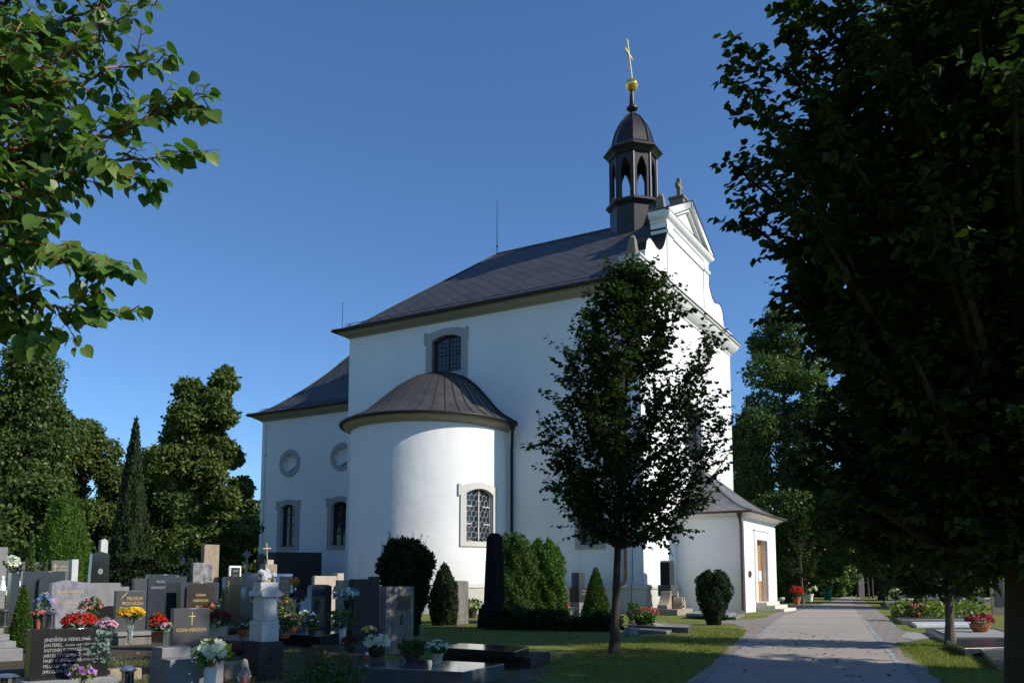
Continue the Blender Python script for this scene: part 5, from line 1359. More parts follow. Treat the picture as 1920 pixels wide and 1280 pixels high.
o, W, H, Y = grave('headstone', 335, 409, 1091, 1222, 'brown curved headstone set in a wide blue grey frame'); slab(o, W, H, 0.2, m_navy, kb=0.92, y0=0.05)
slab(o, W * 0.72, H - 0.03, 0.1, m_brownst, 'arch', s=0.08, name='panel', y0=0.0)
for i, (s_, g) in enumerate([('RODINA', 0.07), ('VAŠÁTKOVA', 0.075), ('1937  * 1998', 0.055)]): text(o, s_, 0, H - 0.27 - i * 0.11, g, m_goldt, sx=0.72)
slab(o, 0.4, H + 0.12, 0.1, m_navy, name='back_slab', y0=0.5, dx=-W * 0.36)
o, W, H, Y = grave('headstone', 418, 452, 1079, 1205, 'tall black headstone with gold floral ornament at its left edge'); slab(o, W, H, 0.15, m_black, 'arch', s=0.05)
m = MB()
for k in range(7): m.lathe([(0, -0.02), (0.024, 0), (0, 0.02)], 6, (-W * 0.32 + 0.02 * math.sin(2.2 * k), -0.012, H - 0.5 + 0.055 * k), cap=False)
m.tube([(-W * 0.32, -0.01, H - 0.52), (-W * 0.32, -0.01, H - 0.1)], 0.008, 5); m.build('gold_ornament', m_goldt, o)
o, W, H, Y = grave('headstone', 457, 484, 1098, 1210, 'blue black arched headstone with oval portrait left of the white stele'); slab(o, W, H, 0.22, m_navy, 'arch', s=0.06)
m = MB(); m.lathe([(0.0, 0), (0.07, 0), (0.07, 0.015)], 18, cap=False); m.v = [(x, -z - 0.002, H - 0.24 + y * 1.3) for x, y, z in m.v]; m.build('portrait', m_white, o)
m = MB(); m.lathe([(0.0, 0), (0.045, 0)], 18, cap=False); m.v = [(x, -0.02, H - 0.25 + y * 1.3) for x, y, z in m.v]; m.build('portrait', m_iron, o)
o, W, H, Y = grave('headstone', 455, 492, 1074, 1180, 'plain pale grey slab behind the arched portrait headstone'); slab(o, W, H, 0.16, m_gran, kb=0.96)
o, W, H, Y = grave('sandstone_pillar', 379, 407, 1020, 1150, 'tall plain tan sandstone pillar', 'monument'); slab(o, W, H, 0.35, m_sand, z0=0.5); block(o, -W / 2 - 0.06, W / 2 + 0.12, -0.06, 0.45, 0, 0.5, m_cream, 'base')
o, W, H, Y = grave('rough_stone', 358, 395, 1054, 1165, 'mottled rough grey rock slab before the tan pillar'); slab(o, W, H, 0.3, m_rock, bev=0.05)
o, W, H, Y = grave('headstone', 273, 332, 1076, 1200, 'wide blue black headstone in the shade below the clipped hedge'); slab(o, W, H, 0.16, m_navy); text(o, 'RODINA', 0, H - 0.2, 0.09, m_silver); text(o, 'NOVOTNÝCH', 0, H - 0.34, 0.09, m_silver)
slab(o, 0.3, H - 0.1, 0.14, m_dark, name='side_block', dx=-W / 2 - 0.17)
o, W, H, Y = grave('cross_monument', 339, 365, 1037, 1130, 'small pale portal stone topped by a white cross', 'monument')
block(o, -W / 2, -W / 2 + 0.13, 0, 0.3, 0, H * 0.86, m_marble, 'pier'); block(o, W / 2 - 0.13, W / 2, 0, 0.3, 0, H * 0.86, m_marble, 'pier'); block(o, -W / 2 + 0.06, W / 2 - 0.06, 0, 0.3, H * 0.86, H, m_marble, 'lintel'); block(o, -W / 2 + 0.13, W / 2 - 0.13, 0.1, 0.25, 0, H * 0.855, m_sand, 'panel'); cross(o, 0, 0.15, H, 0.5, 0.28, 0.035, m_marble)
for xl, xr, yt, yb, lab, ls in ((428, 450, 1060, 1150, 'small white framed black plaque left of the ornate iron cross', ['Josef Havlík', '1903 - 1970', 'Marie Havlíková', '1911 - 1988']), (518, 547, 1075, 1178, 'white framed black plaque right of the marble stele', ['KAREL NEUBAUER', '† 6.1.1987', 'A. TOUŠKOVÁ', '† 1974', 'TOUŠEK', '† 2001'])):
    o, W, H, Y = grave('framed_headstone', xl, xr, yt, yb, lab, group='white framed black plaques'); slab(o, W, H, 0.14, m_white, name='border', y0=0.02); block(o, -W / 2 + 0.07, W / 2 - 0.07, 0.0, 0.03, 0.1, H - 0.08, m_black, 'panel', 0.003)
    for i, s_ in enumerate(ls): text(o, s_, 0, H - 0.24 - i * (H - 0.4) * 0.13, 0.062 if i % 2 == 0 else 0.05, m_white, sx=0.8, y=-0.006)
P = G(460, 1140); o = empty('iron_cross', P, R(20), 'ornate pale iron cross with star shaped rays', 'grave cross'); H = AT(460, 1027, P.y).z; zc = AT(460, 1038.5, P.y).z; m = MB()
m.taper(-0.09, 0.09, -0.05, 0.05, 0, zc - 0.2, 0.35, 0.6)
for k in range(8):
    a = R(45 * k); L = 0.27 if k % 2 == 0 else 0.19
    m.prism([(0.02 * math.sin(a) * -1, zc + 0.02 * math.cos(a)), (L * math.cos(a) - 0.045 * math.sin(a), zc + L * math.sin(a) + 0.045 * math.cos(a)), (L * math.cos(a) + 0.045 * math.sin(a), zc + L * math.sin(a) - 0.045 * math.cos(a)), (0.02 * math.sin(a), zc - 0.02 * math.cos(a))], -0.015 - 0.001 * k, 0.015 + 0.001 * k, LF)
m.build('ray_cross', simple('pale_grey_iron', (0.45, 0.46, 0.48), 0.5), o, smooth=False); block(o, -0.25, 0.25, -0.2, 0.2, 0, 0.35, m_conc2, 'base')
o, W, H, Y = grave('stone_pillar', 495, 517, 1057, 1150, 'tan stone pillar carrying a leaning gilded crucifix', 'monument'); slab(o, W, H, 0.5, m_sand); block(o, -0.14, 0.16, 0.1, 0.36, H, H + 0.2, m_cream, 'cap'); block(o, 0.0, 0.14, -0.01, 0.05, H * 0.45, H * 0.8, m_iron, 'niche_shade_plate', 0.002)  # dark plate on the pillar face stands in for a recess's shade
c = cross(o, -0.02, 0.22, H + 0.2, 0.75, 0.40, 0.014, m_goldt, 'crucifix'); c.rotation_euler = (0, R(-4), 0); c.location = (0.1, 0, 0)
o, W, H, Y = grave('wall_tomb', 517, 601, 1034, 1140, 'wide black wall tomb against the shaded presbytery wall', 'tomb', az=62); slab(o, W, H, 0.4, m_black); slab(o, 0.45, H - 0.02, 0.35, m_navy, name='side_panel', dx=-W / 2 - 0.24); slab(o, 0.5, H - 0.1, 0.3, m_dark, 'arch', s=0.25, name='arched_stone', dx=-W / 2 - 0.8)
text(o, 'TK', W * 0.32, H * 0.5, 0.2, simple('teal_marks', (0.05, 0.16, 0.15), 0.4), sx=1.0)
o, W, H, Y = grave('headstone', 588, 631, 1079, 1165, 'cream travertine headstone with a taller right end'); slab(o, W, H, 0.2, m_cream); slab(o, 0.26, H + 0.1, 0.26, m_cream, name='end_block', dx=W / 2 + 0.12, y0=-0.02)
o, W, H, Y = grave('headstone', 632, 668, 1087, 1175, 'green grey headstone with two gold lines beside the cream one'); slab(o, W, H, 0.14, m_grang); text(o, 'JOSEF KUNEŠ', 0, H - 0.3, 0.095, m_goldt, sx=0.85); text(o, 'ANNA ZAJÍCOVÁ', 0, H - 0.47, 0.095, m_goldt, sx=0.8)
o, W, H, Y = grave('headstone', 582, 620, 1095, 1200, 'blue grey arched headstone in the shade'); slab(o, W, H, 0.2, m_navy, 'arch', s=0.05)
o, W, H, Y = grave('headstone', 661, 711, 1080, 1200, 'dark rough headstone with a raised right corner'); slab(o, W, H, 0.22, m_dkrock, 'notch', z0=0.3, s=0.06, bev=0.02); block(o, -W / 2 - 0.12, W / 2 + 0.04, -0.15, 0.4, 0, 0.3, m_dkrock, 'base', 0.02)
o, W, H, Y = grave('headstone', 723, 775, 1099, 1226, 'grey concrete stele with a square bronze plaque'); slab(o, W, H, 0.25, m_conc2, z0=0.24); block(o, -W / 2 - 0.08, W / 2 + 0.08, -0.1, 0.36, 0, 0.24, m_conc2, 'base', 0.012); block(o, -0.06, W / 2 - 0.09, -0.015, 0.01, H - 0.44, H - 0.17, m_bronze, 'plaque', 0.003)
m = MB(); m.lathe([(0.0, 0), (0.035, 0.01), (0.04, 0.1), (0.03, 0.18), (0, 0.2)], 10, cap=False); m.v = [(x + 0.04, y * 0.4 - 0.01, z + H * 0.42) for x, y, z in m.v]; m.build('candle_bracket', m_bronze, o)
o, W, H, Y = grave('headstone', 702, 738, 1088, 1165, 'pale grey headstone glimpsed beside the bronze plaque stele'); slab(o, W, H, 0.2, m_gran, bev=0.03)
o, W, H, Y = grave('headstone', 857, 878, 1088, 1170, 'rough grey narrow headstone right of the dark thuja'); slab(o, W, H, 0.4, m_conc2, 'arch', s=0.05, bev=0.03)
o, W, H, Y = grave('obelisk', 928, 945, 998, 1178, 'tall dark obelisk against the sunlit apse', 'monument'); m = MB(); x = W / 2 + 0.05; m.taper(-x, x, 0, 2 * x, 0.72, H - 0.12, 0.74, 0.74); m.taper(-x * 0.74, x * 0.74, x * 0.26, 2 * x - x * 0.26, H - 0.12, H, 0.55, 0.55); m.build('shaft', m_obel, o, smooth=False, bevel=0.015)
m = MB(); m.taper(-x - 0.14, x + 0.14, -0.14, 2 * x + 0.14, 0, 0.6, 0.9, 0.9); m.taper(-x - 0.06, x + 0.06, -0.06, 2 * x + 0.06, 0.6, 0.72, 0.9, 0.9); m.build('base', m_obel, o, smooth=False, bevel=0.015)
# --- far left rows
rows = [(10, 90, 1052, 1150, 'wide green grey headstone with gold family name at the far left', m_grang, 'flat', 0.2), (92, 128, 1050, 1150, 'green grey headstone with thin gold cross beside the wide one', m_grang, 'flat', 0.2), (10, 34, 1012, 1128, 'domed grey headstone with stepped shoulders at the far left', m_conc2, 'shoulder', 0.3), (-14, 8, 1025, 1140, 'pale grey headstone cut by the left edge of the photo', m_gran, 'flat', 0.25), (34, 56, 1034, 1126, 'low plain grey wall stone right of the domed headstone', m_conc2, 'flat', 0.3), (50, 70, 1038, 1132, 'small dark headstone topped by a white cross', m_grang, 'flat', 0.2), (104, 142, 1040, 1126, 'tan masonry headstone behind the gold cross one', m_sand, 'flat', 0.4), (156, 166, 1048, 1135, 'slim pale grey pillar left of the black tapered headstone', m_gran, 'flat', 0.25), (36, 116, 1070, 1198, 'wide blue black polished headstone behind the dwarf spruce', m_navy, 'flat', 0.2), (14, 30, 1073, 1205, 'blue black pillar carrying a flower arrangement', m_navy, 'flat', 0.3), (130, 142, 1048, 1152, 'white marble slab right of the gold cross headstone', m_marble, 'flat', 0.45)]
for xl, xr, yt, yb, lab, mt, top, T in rows:
    o, W, H, Y = grave('headstone', xl, xr, yt, yb, lab); slab(o, W, H, T, mt, top, s=min(0.2, W * 0.35))
    if 'family name' in lab: text(o, 'RODINA LINHARTOVÁ', W * 0.1, H - 0.5, 0.16, m_goldt, sx=1.05); text(o, 'ČERNÁ', W * 0.1, H - 0.66, 0.09, m_goldt); slab(o, W * 0.22, H + 0.2, T, m_grang, name='raised_end', dx=-W * 0.39, y0=-0.01)
    if 'thin gold cross beside' in lab: cross(o, -W * 0.33, -0.004, H - 0.5, 0.36, 0.2, 0.012, m_goldt, d=0.003); text(o, 'JOSEFA', W * 0.12, H - 0.3, 0.1, m_goldt, sx=0.85); text(o, 'KONOPKOVÁ', W * 0.12, H - 0.45, 0.1, m_goldt, sx=0.75)
    if 'white cross' in lab: cross(o, 0.12, 0.1, H, 0.3, 0.34, 0.05, m_marble, arm=0.5)
    if 'tan masonry' in lab: block(o, W / 2 - 0.5, W / 2 - 0.35, -0.01, 0.1, H - 0.5, H - 0.1, m_iron, 'niche_shade_plate', 0.002)  # shade of a recess done as a dark plate on the face
    if 'behind the dwarf' in lab: slab(o, W * 0.6, H - 0.1, 0.1, m_navy, 'arch', s=0.12, name='arched_panel', y0=-0.11, dx=W * 0.15)
o, W, H, Y = grave('stepped_stone', 72, 100, 1040, 1124, 'tan stone with stepped shoulders rising to a blunt cross'); slab(o, W, H * 0.9, 0.35, m_sand); slab(o, W * 0.7, H, 0.34, m_sand, name='upper_step', z0=H * 0.9, y0=0.005); slab(o, W * 0.25, H * 1.12, 0.33, m_sand, name='cross_stub', z0=H, y0=0.01)
P, W, d = frame(-30, 42, 1242, 47); o = empty('stepped_grave', P + d * (W / 2), R(43), 'pale granite stepped grave base at the left edge', 'grave')
for i, (a, b, z0, z1) in enumerate(((0, 0, 0, 0.21), (0.05, 0.25, 0.21, 0.32), (0.1, 0.5, 0.32, 0.43), (0.15, 0.75, 0.43, 0.58))): block(o, -W / 2 - 0.3, W / 2 - a, b, 1.6, z0, z1, m_gran, 'step')
zt = 0.58
def lantern(P, r, h, label, kind='metal', mt=None, z=0.0):
    o = empty('grave_lantern', P, R(20), label, 'grave lantern')
    if kind == 'metal':
        m = MB(); m.lathe([(r, 0), (r * 1.05, h * 0.06), (r * 0.95, h * 0.1)], 12); m.build('base', mt or m_grlamp, o)
        m = MB()
        for k in range(6): t = R(60 * k); m.box(-r * 0.16, r * 0.16, -r * 0.06, r * 0.06, h * 0.1, h * 0.82, T=lambda p, t=t: Vector((r * 0.88 * math.cos(t) - p.x * math.sin(t), r * 0.88 * math.sin(t) + p.x * math.cos(t), p.z)))
        m.build('bars', mt or m_grlamp, o, smooth=False)
        m = MB(); m.lathe([(r * 0.75, h * 0.1), (r * 0.75, h * 0.8)], 12, cap=False); m.build('glass', m_glass, o)
        m = MB(); m.lathe([(r * 1.05, h * 0.82), (r * 1.08, h * 0.86), (r * 0.8, h * 0.95), (r * 0.2, h), (0.0, h)], 12, cap=False); m.build('lid', mt or m_grlamp, o)
    else:
        m = MB(); m.lathe([(r * 0.8, 0), (r * 0.85, h * 0.1), (r * 0.55, h * 0.14)], 8); m.build('base', m_white, o)
        m = MB(); m.lathe([(r * 0.55, h * 0.14), (r, h * 0.45), (r * 0.95, h * 0.55), (r * 0.5, h * 0.74)], 8, cap=False); m.build('glass', m_clear, o, angle=20)
        m = MB(); m.lathe([(r * 0.45, h * 0.15), (r * 0.45, h * 0.45)], 12); m.build('candle', m_redgl, o)
        m = MB(); m.lathe([(r * 0.55, h * 0.74), (r * 0.5, h * 0.84), (r * 0.35, h * 0.95), (0.0, h)], 12, cap=False); m.build('lid', m_cream, o)
    return o
def on(px, py, Y): return AT(px, py, Y)
lantern(on(6, 1176, 14.2), 0.075, 0.31, 'dark slotted lantern on the pale stepped grave')
lantern(on(93, 1178, 11.6), 0.075, 0.23, 'round grey lantern behind the wide black headstone')
lantern(G(10, 1300), 0.13, 0.24, 'round steel lantern lid in the very bottom left corner', mt=m_steel)
lantern(G(238, 1302), 0.09, 0.34, 'shiny chrome lantern beside the wide black headstone', mt=m_steel)
lantern(G(457, 1296), 0.085, 0.40, 'glass lantern with cream cap and red candle at the bottom edge', 'glass')
# plinth that carries the flowers behind the wide black stone
o, W, H, Y = grave('grave_bed', 64, 196, 1180, 1268, 'raised granite bed hidden behind the wide black headstone', 'grave'); block(o, -W / 2, W / 2, 0.0, 0.55, 0, H - 0.01, m_conc2, 'bed'); bz, by = H, Y
def onz(px, py, Y, z): q = AT(px, py, Y); q.z = z; return q
plant('red_begonias', on(148, 1180, 11.9), 'mass of bright red begonias behind the wide black headstone', 0.22, 0.10, 0.12, None, (260, 0.05, l_green), [(f_red, 130, 0.032)], 1)
plant('pink_flowers', on(72, 1178, 11.6), 'small pink flowers in a brown pot behind the wide black headstone', 0.09, 0.19, 0.06, ('pot', 0.05, 0.13, m_terra), (90, 0.035, l_green), [(f_rose, 40, 0.022)], 2)
plant('blue_flowers', on(80, 1178, 13.0), 'blue and pale pink silk flowers left of the lavender headstone', 0.11, 0.36, 0.14, ('vase', 0.05, 0.2, m_grlamp), (60, 0.07, l_grey), [(f_blue, 18, 0.05), (f_pink, 4, 0.06)], 3)
plant('red_roses', on(168, 1182, 12.6), 'loose red roses in a glass before the lavender headstone', 0.14, 0.34, 0.13, ('flare', 0.05, 0.18, m_clear), (90, 0.06, l_green), [(f_rose, 16, 0.04)], 4)
hyd = plant('pink_hydrangea', on(196, 1215, 10.9), 'pink hydrangea with trailing grey green leaves over the black headstone corner', 0.13, 0.27, 0.09, ('pot', 0.09, 0.16, m_grlamp), (90, 0.05, l_grey), [(f_pink, 90, 0.026)], 5)
nr = np.random.RandomState(9); n = 130
q = np.stack([nr.randn(n) * 0.06, nr.randn(n) * 0.03, -nr.rand(n) * 0.36 + 0.04], 1); V, F = leaves(q, nr.randn(n, 3) + np.array([0, -.3, -1.0]), nr.randn(n, 3) + np.array([.3, -1.0, .2]), 0.045 * (0.6 + 0.8 * nr.rand(n)), L6)
tl = np_mesh('trailing_leaves', V, [F], l_grey, hyd); tl.location = on(192, 1186, 10.25) - hyd.location
plant('purple_flowers', G(150, 1312), 'purple and lilac flowers in front of the wide black headstone', 0.14, 0.30, 0.06, ('pot', 0.08, 0.14, m_cpot), (70, 0.06, l_lime), [(f_pur, 26, 0.042)], 6)
plant('yellow_bouquet', on(243, 1203, 13.9), 'yellow daisies in a glass vase before the wheat ear headstone', 0.19, 0.45, 0.08, ('flare', 0.075, 0.27, m_clear), (110, 0.06, l_lime), [(f_yel, 36, 0.055)], 7, k=9)
plant('red_geranium', on(295, 1202, 13.2), 'red geranium in a terracotta pot beside the steel vase', 0.13, 0.27, 0.14, ('box', 0.075, 0.15, m_terra), (120, 0.05, l_green), [(f_red, 60, 0.035)], 8)
o = plant('steel_vase', on(311, 1219, 11.9), 'tall square steel vase with pink and white silk flowers on the granite kerb', 0.07, 0.31, 0.05, None, (26, 0.04, l_grey), [(f_pink, 5, 0.045), (f_whi, 4, 0.04)], 9)
block(o, -0.035, 0.035, -0.035, 0.035, 0, 0.27, m_steel, 'vase', 0.004)
plant('white_chrysanthemums', G(392, 1312), 'big white chrysanthemums in a tall white vase', 0.17, 0.52, 0.12, ('vase', 0.072, 0.37, m_white), (130, 0.09, l_lime), [(f_whi, 24, 0.07)], 10, k=16)
plant('wine_red_mums', on(409, 1192, 14.8), 'dark wine red mums in a square beige pot', 0.19, 0.30, 0.13, ('box', 0.14, 0.17, m_cpot), (150, 0.06, l_green), [(f_wine, 160, 0.028)], 11)
plant('mixed_bowl', on(459, 1192, 14.9), 'low bowl of pale small flowers left of the marble stele', 0.17, 0.19, 0.10, ('bowl', 0.14, 0.11, m_terra), (130, 0.06, l_green), [(f_whi, 14, 0.02), (f_pur, 8, 0.02)], 12)
plant('red_tulip_spray', on(395, 1172, 16.0), 'single red bloom on a leafy spray behind the wine red mums', 0.10, 0.30, 0.12, ('vase', 0.05, 0.2, m_grlamp), (60, 0.07, l_green), [(f_red, 3, 0.06), (f_rose, 3, 0.05)], 13)
ledger('grave_slab', (455, 1200), (530, 1188), (385, 1196), 0.28, 'low polished black slab carrying the flower bowls', m_black)
ledger('grave_slab', (600, 1192), (640, 1184), (528, 1186), 0.25, 'low black slab right of the marble stele', m_black)
plant('dried_flowers', on(551, 1120, 24), 'dried orange flowers in a slim glass by the white framed plaque', 0.14, 0.42, 0.13, ('vase', 0.06, 0.3, m_clear), (30, 0.06, l_lime), [(f_ora, 26, 0.06)], 14)
block(tag(empty('white_pedestal', on(556, 1145, 23.2), R(43), 'low white pedestal below the dried orange flowers', 'pedestal')), -0.22, 0.22, -0.15, 0.15, 0, 0.38, m_marble, 'slab')
for i, (px, py, Y, lab, blo, fo, pt) in enumerate([
    (558, 1150, 19.5, 'dark purple round bouquet right of the white framed plaque', [(f_dpur, 60, 0.045)], l_green, ('vase', 0.06, 0.2, m_grlamp)),
    (573, 1178, 17.0, 'pale blue and white roses among the shaded pots', [(f_whi, 12, 0.05), (f_blue, 12, 0.05)], l_green, ('pot', 0.1, 0.14, m_grlamp)),
    (548, 1186, 16.5, 'orange and white roses in a low pot', [(f_ora, 8, 0.05), (f_whi, 9, 0.045)], l_green, ('pot', 0.11, 0.13, m_terra)),
    (585, 1190, 16.2, 'white and lilac silk flowers at the foot of the arched blue headstone', [(f_whi, 10, 0.04), (f_pur, 8, 0.04)], l_green, ('pot', 0.09, 0.11, m_dpot)),
    (534, 1176, 17.2, 'tall leafy autumn plant beside the marble stele', [(f_ora, 10, 0.035)], l_lime, ('pot', 0.1, 0.14, m_terra)),
    (533, 1196, 15.5, 'small red and green planted bowl by the stele base', [(f_wine, 14, 0.03)], l_green, ('bowl', 0.12, 0.1, m_terra))]):
    tall = 'tall leafy' in lab; rnd = 'dark purple' in lab
    plant('flower_pot', on(px, py, Y), lab, 0.16, 0.42 if tall else 0.38 if rnd else 0.24, 0.24 if tall else 0.13 if rnd else 0.10, pt, (140, 0.06, fo), blo, 20 + i, group='flower pots on the shaded graves')
plant('blue_hydrangea', on(652, 1152, 20), 'pale blue and green hydrangeas in a black vase', 0.24, 0.46, 0.14, ('vase', 0.1, 0.34, m_black), (60, 0.06, l_grey), [(f_blue, 50, 0.05), (f_whi, 40, 0.05)], 30)
plant('tall_white_vase', on(642, 1206, 17.2), 'tall white vase holding a dark leafy plant', 0.27, 0.50, 0.18, ('vase', 0.085, 0.40, m_white), (200, 0.09, l_green), [], 31, cat='vase')
lantern(on(628, 1122, 23.5), 0.09, 0.36, 'small glass lamp with red candle before the cream headstone', 'glass')
plant('red_begonias', on(716, 1136, 24), 'red and yellow flowers glimpsed beside the bronze plaque stele', 0.22, 0.2, 0.14, ('box', 0.2, 0.12, m_cpot), (60, 0.06, l_lime), [(f_red, 60, 0.05)], 32)
# --- ledger slabs in the foreground
ledger('grave_slab', (868, 1259), (946, 1243), (660, 1248), 0.21, 'large polished grey ledger slab in the foreground shade', stone('polished_grey_granite', (0.10, 0.115, 0.13), 0.15, 0.08, 0.6, speck=(0.05, 0.055, 0.06), sscale=240))
ledger('grave_slab', (995, 1232), (1032, 1222), (812, 1222), 0.17, 'lower step of the dark second grave behind the ledger slab', m_dkrock)
ledger('grave_slab', (965, 1221), (992, 1211.5), (826, 1213), 0.29, 'dark polished upper slab of the second grave', m_black, z0=0.172)
plant('heather_bowl', G(772, 1239, 0.21), 'green heather in a wide dark brown bowl on the ledger slab', 0.19, 0.19, 0.11, ('bowl', 0.13, 0.13, m_dpot), (420, 0.05, leafmat('heather_green', [(0.05, 0.085, 0.015), (0.08, 0.12, 0.02)], 0.25)), [], 33, cat='potted plant')
plant('white_mums', G(819, 1243, 0.21), 'small white mums in a cream pot on the ledger slab', 0.15, 0.22, 0.10, ('pot', 0.10, 0.14, m_cpot), (260, 0.04, l_green), [(f_whi, 48, 0.028)], 34, cat='potted plant', k=9)
plant('silver_basket', G(706, 1231, 0.21), 'spiky silver white plant in a dark wicker basket', 0.15, 0.20, 0.10, ('bowl', 0.13, 0.11, m_basket), (60, 0.06, l_green), [(f_whi, 30, 0.07)], 35, cat='potted plant', k=10)
plant('yellow_mums', G(692, 1226, 0.21), 'tall yellow and white flowers in a dark vase behind the basket', 0.11, 0.36, 0.08, ('vase', 0.05, 0.24, m_dpot), (70, 0.05, l_green), [(f_yel, 22, 0.035), (f_whi, 8, 0.035)], 36)
o = empty('grave_candle', G(688, 1236, 0.21), 0, 'small red and white candle on the ledger slab', 'candle'); m = MB(); m.lathe([(0.028, 0), (0.028, 0.07)], 12); m.build('glass', m_redgl, o); m = MB(); m.lathe([(0.024, 0.07), (0.022, 0.10), (0.0, 0.115)], 12); m.build('lid', m_white, o)
plant('red_heather', G(655, 1222, 0.0), 'dark magenta heather beside the sedum plant', 0.16, 0.2, 0.1, ('bowl', 0.12, 0.12, m_dpot), (160, 0.04, l_green), [(f_wine, 90, 0.025)], 37)
# sedum
P = G(612, 1322); o = empty('sedum', P, 0, 'large sedum plant with dusty pink flower heads at the bottom edge', 'plant'); nr = np.random.RandomState(12); n = 900
a = nr.rand(n) * 6.28; r = np.sqrt(nr.rand(n)) * 0.40; z = nr.rand(n) * 0.55 * (1 - 0.35 * (r / 0.4) ** 2)
V, F = leaves(np.stack([r * np.cos(a), r * np.sin(a), z], 1), np.stack([np.cos(a), np.sin(a), 0.6 + 0 * a], 1) + nr.randn(n, 3) * 0.4, nr.randn(n, 3) * 0.4 + np.array([0, 0, 1]), 0.05 * (0.6 + 0.8 * nr.rand(n)), L6); np_mesh('foliage', V, [F], leafmat('sedum_leaves', [(0.06, 0.10, 0.03), (0.10, 0.15, 0.045)], 0.15), o)
C = []; m = MB()
for i in range(34):
    t = nr.rand() * 6.28; q = math.sqrt(nr.rand()) * 0.38; zz = 0.60 * (1 - 0.3 * (q / 0.4) ** 2) + nr.rand() * 0.05; c = np.array([q * math.cos(t), q * math.sin(t), zz]); m.tube([(c[0] * 0.6, c[1] * 0.6, 0.02), tuple(c)], 0.005, 4)
    d = nrm(nr.randn(40, 3)); d[:, 2] = abs(d[:, 2]) * 0.5; C.append(c + d * 0.045)
m.build('stems', l_green, o); C = np.concatenate(C); V, F = blossoms(C, nr.randn(len(C), 3) * 0.3 + np.array([0, 0, 1]), np.full(len(C), 0.014), 5, nr); np_mesh('blossoms', V, [F], f_dusty, o)
for i, (xl, xr, yt, yb, lab) in enumerate(((205, 266, 1255, 1278, 'low tan kerb stone beside the chrome lantern'), (420, 472, 1242, 1275, 'low tan kerb stone beside the white marble stele base'))):
    o, W, H, Y = grave('kerb_stone', xl, xr, yt, yb, lab, 'kerb'); block(o, -W / 2, W / 2, 0, 0.25, 0, H, m_sand, 'block', 0.02)
plant('cut_flowers', on(21, 1073, 16.6), 'cream flower arrangement on top of the blue black pillar', 0.13, 0.16, 0.16, None, (30, 0.07, l_lime), [(f_whi, 30, 0.05)], 38)
for i, (px, py) in enumerate(((4, 1106), (32, 1098))):
    o = empty('white_statuette', on(px, py, 24 + i), 0, ['small white angel statuette on a white block at the left edge', 'small white figurine beside the blue black pillar'][i], 'statuette'); m = MB(); m.lathe([(0.09, 0), (0.10, 0.08), (0.06, 0.18), (0.07, 0.24), (0.03, 0.28), (0.05, 0.34), (0.03, 0.39), (0, 0.4)], 10, cap=False); m.build('figure', m_white, o); block(o, -0.2, 0.2, -0.15, 0.15, -0.14 if i == 0 else -0.03, 0, m_marble, 'base')
# --- between church corner and path
o, W, H, Y = grave('monument', 1086, 1103, 1072, 1158, 'small black two tier monument on a pale square base', 'monument')
zb, zm = AT(1086, 1129, Y).z, AT(1086, 1100, Y).z
block(o, -W / 2 - 0.06, W / 2 + 0.12, -0.06, 0.62, 0, zb, m_gran, 'base'); block(o, -W / 2, W / 2 + 0.05, 0, 0.5, zb, zm, m_black, 'die'); slab(o, W * 0.62, H, 0.4, m_black, 'arch', z0=zm, s=0.08, y0=0.02, dx=-W * 0.14)
text(o, 'RODINA', 0.05, zb + 0.42, 0.07, m_silver, sx=0.8); text(o, 'DVOŘÁKOVA', 0.05, zb + 0.3, 0.07, m_silver, sx=0.7)
P = G(1064, 1158); o = empty('pedestal', P, R(43), 'pale pedestal with a red candle left of the black monument', 'pedestal'); block(o, -0.2, 0.2, -0.2, 0.2, 0, AT(1064, 1137, P.y).z, m_gran, 'block')
q = P.copy(); q.z = AT(1064, 1137, P.y).z; o = empty('grave_candle', q, 0, 'round red candle on the pale pedestal', 'candle'); m = MB(); m.lathe([(0.08, 0), (0.1, 0.06), (0.09, 0.15), (0.03, 0.2), (0, 0.21)], 12, cap=False); m.build('glass', m_redgl, o)
plant('pale_posy', G(1076, 1159), 'pale pink posy at the foot of the black monument', 0.17, 0.3, 0.14, ('pot', 0.1, 0.18, m_cpot), (50, 0.06, l_green), [(f_whi, 20, 0.05), (f_pink, 20, 0.05)], 40)
plant('potted_plant', G(886, 1158), 'small green plant in a dark pot before the apse', 0.34, 0.5, 0.22, ('pot', 0.2, 0.3, m_dpot), (150, 0.12, l_lime), [], 41, cat='potted plant')
plant('pink_geranium', on(1213, 1172, 25.5), 'pink geranium with yellow leaves in a terracotta pot at the plinth corner', 0.32, 0.36, 0.18, ('pot', 0.17, 0.2, m_terra), (130, 0.08, l_lime), [(f_crim, 60, 0.05), (f_pink, 20, 0.05)], 42)
plant('grass_pot', G(1210, 1181), 'round tuft of grey green grass in an orange pot', 0.26, 0.30, 0.17, ('pot', 0.13, 0.2, simple('orange_pot', (0.60, 0.13, 0.04), 0.6)), (600, 0.10, leafmat('grey_green_grass', [(0.07, 0.11, 0.035), (0.11, 0.15, 0.05)], 0.2)), [], 43, cat='potted plant')
plant('leafy_plant', G(1190, 1172), 'upright leafy green plant just right of the young tree trunk', 0.24, 0.38, 0.36, None, (420, 0.08, l_green), [(f_red, 8, 0.04)], 44, cat='plant')
ledger('grave_slab', (1290, 1176), (1298, 1170), (1176, 1171), 0.16, 'dark polished slab grave left of the yew bush', m_dark)
ledger('grave_slab', (1250, 1183), (1262, 1179), (1188, 1180), 0.09, 'pale low kerb with the orange pot standing on it', m_conc2)
ledger('grave_slab', (1380, 1156), (1396, 1150), (1286, 1153), 0.10, 'dark kerbed grave along the porch wall', m_conc2)
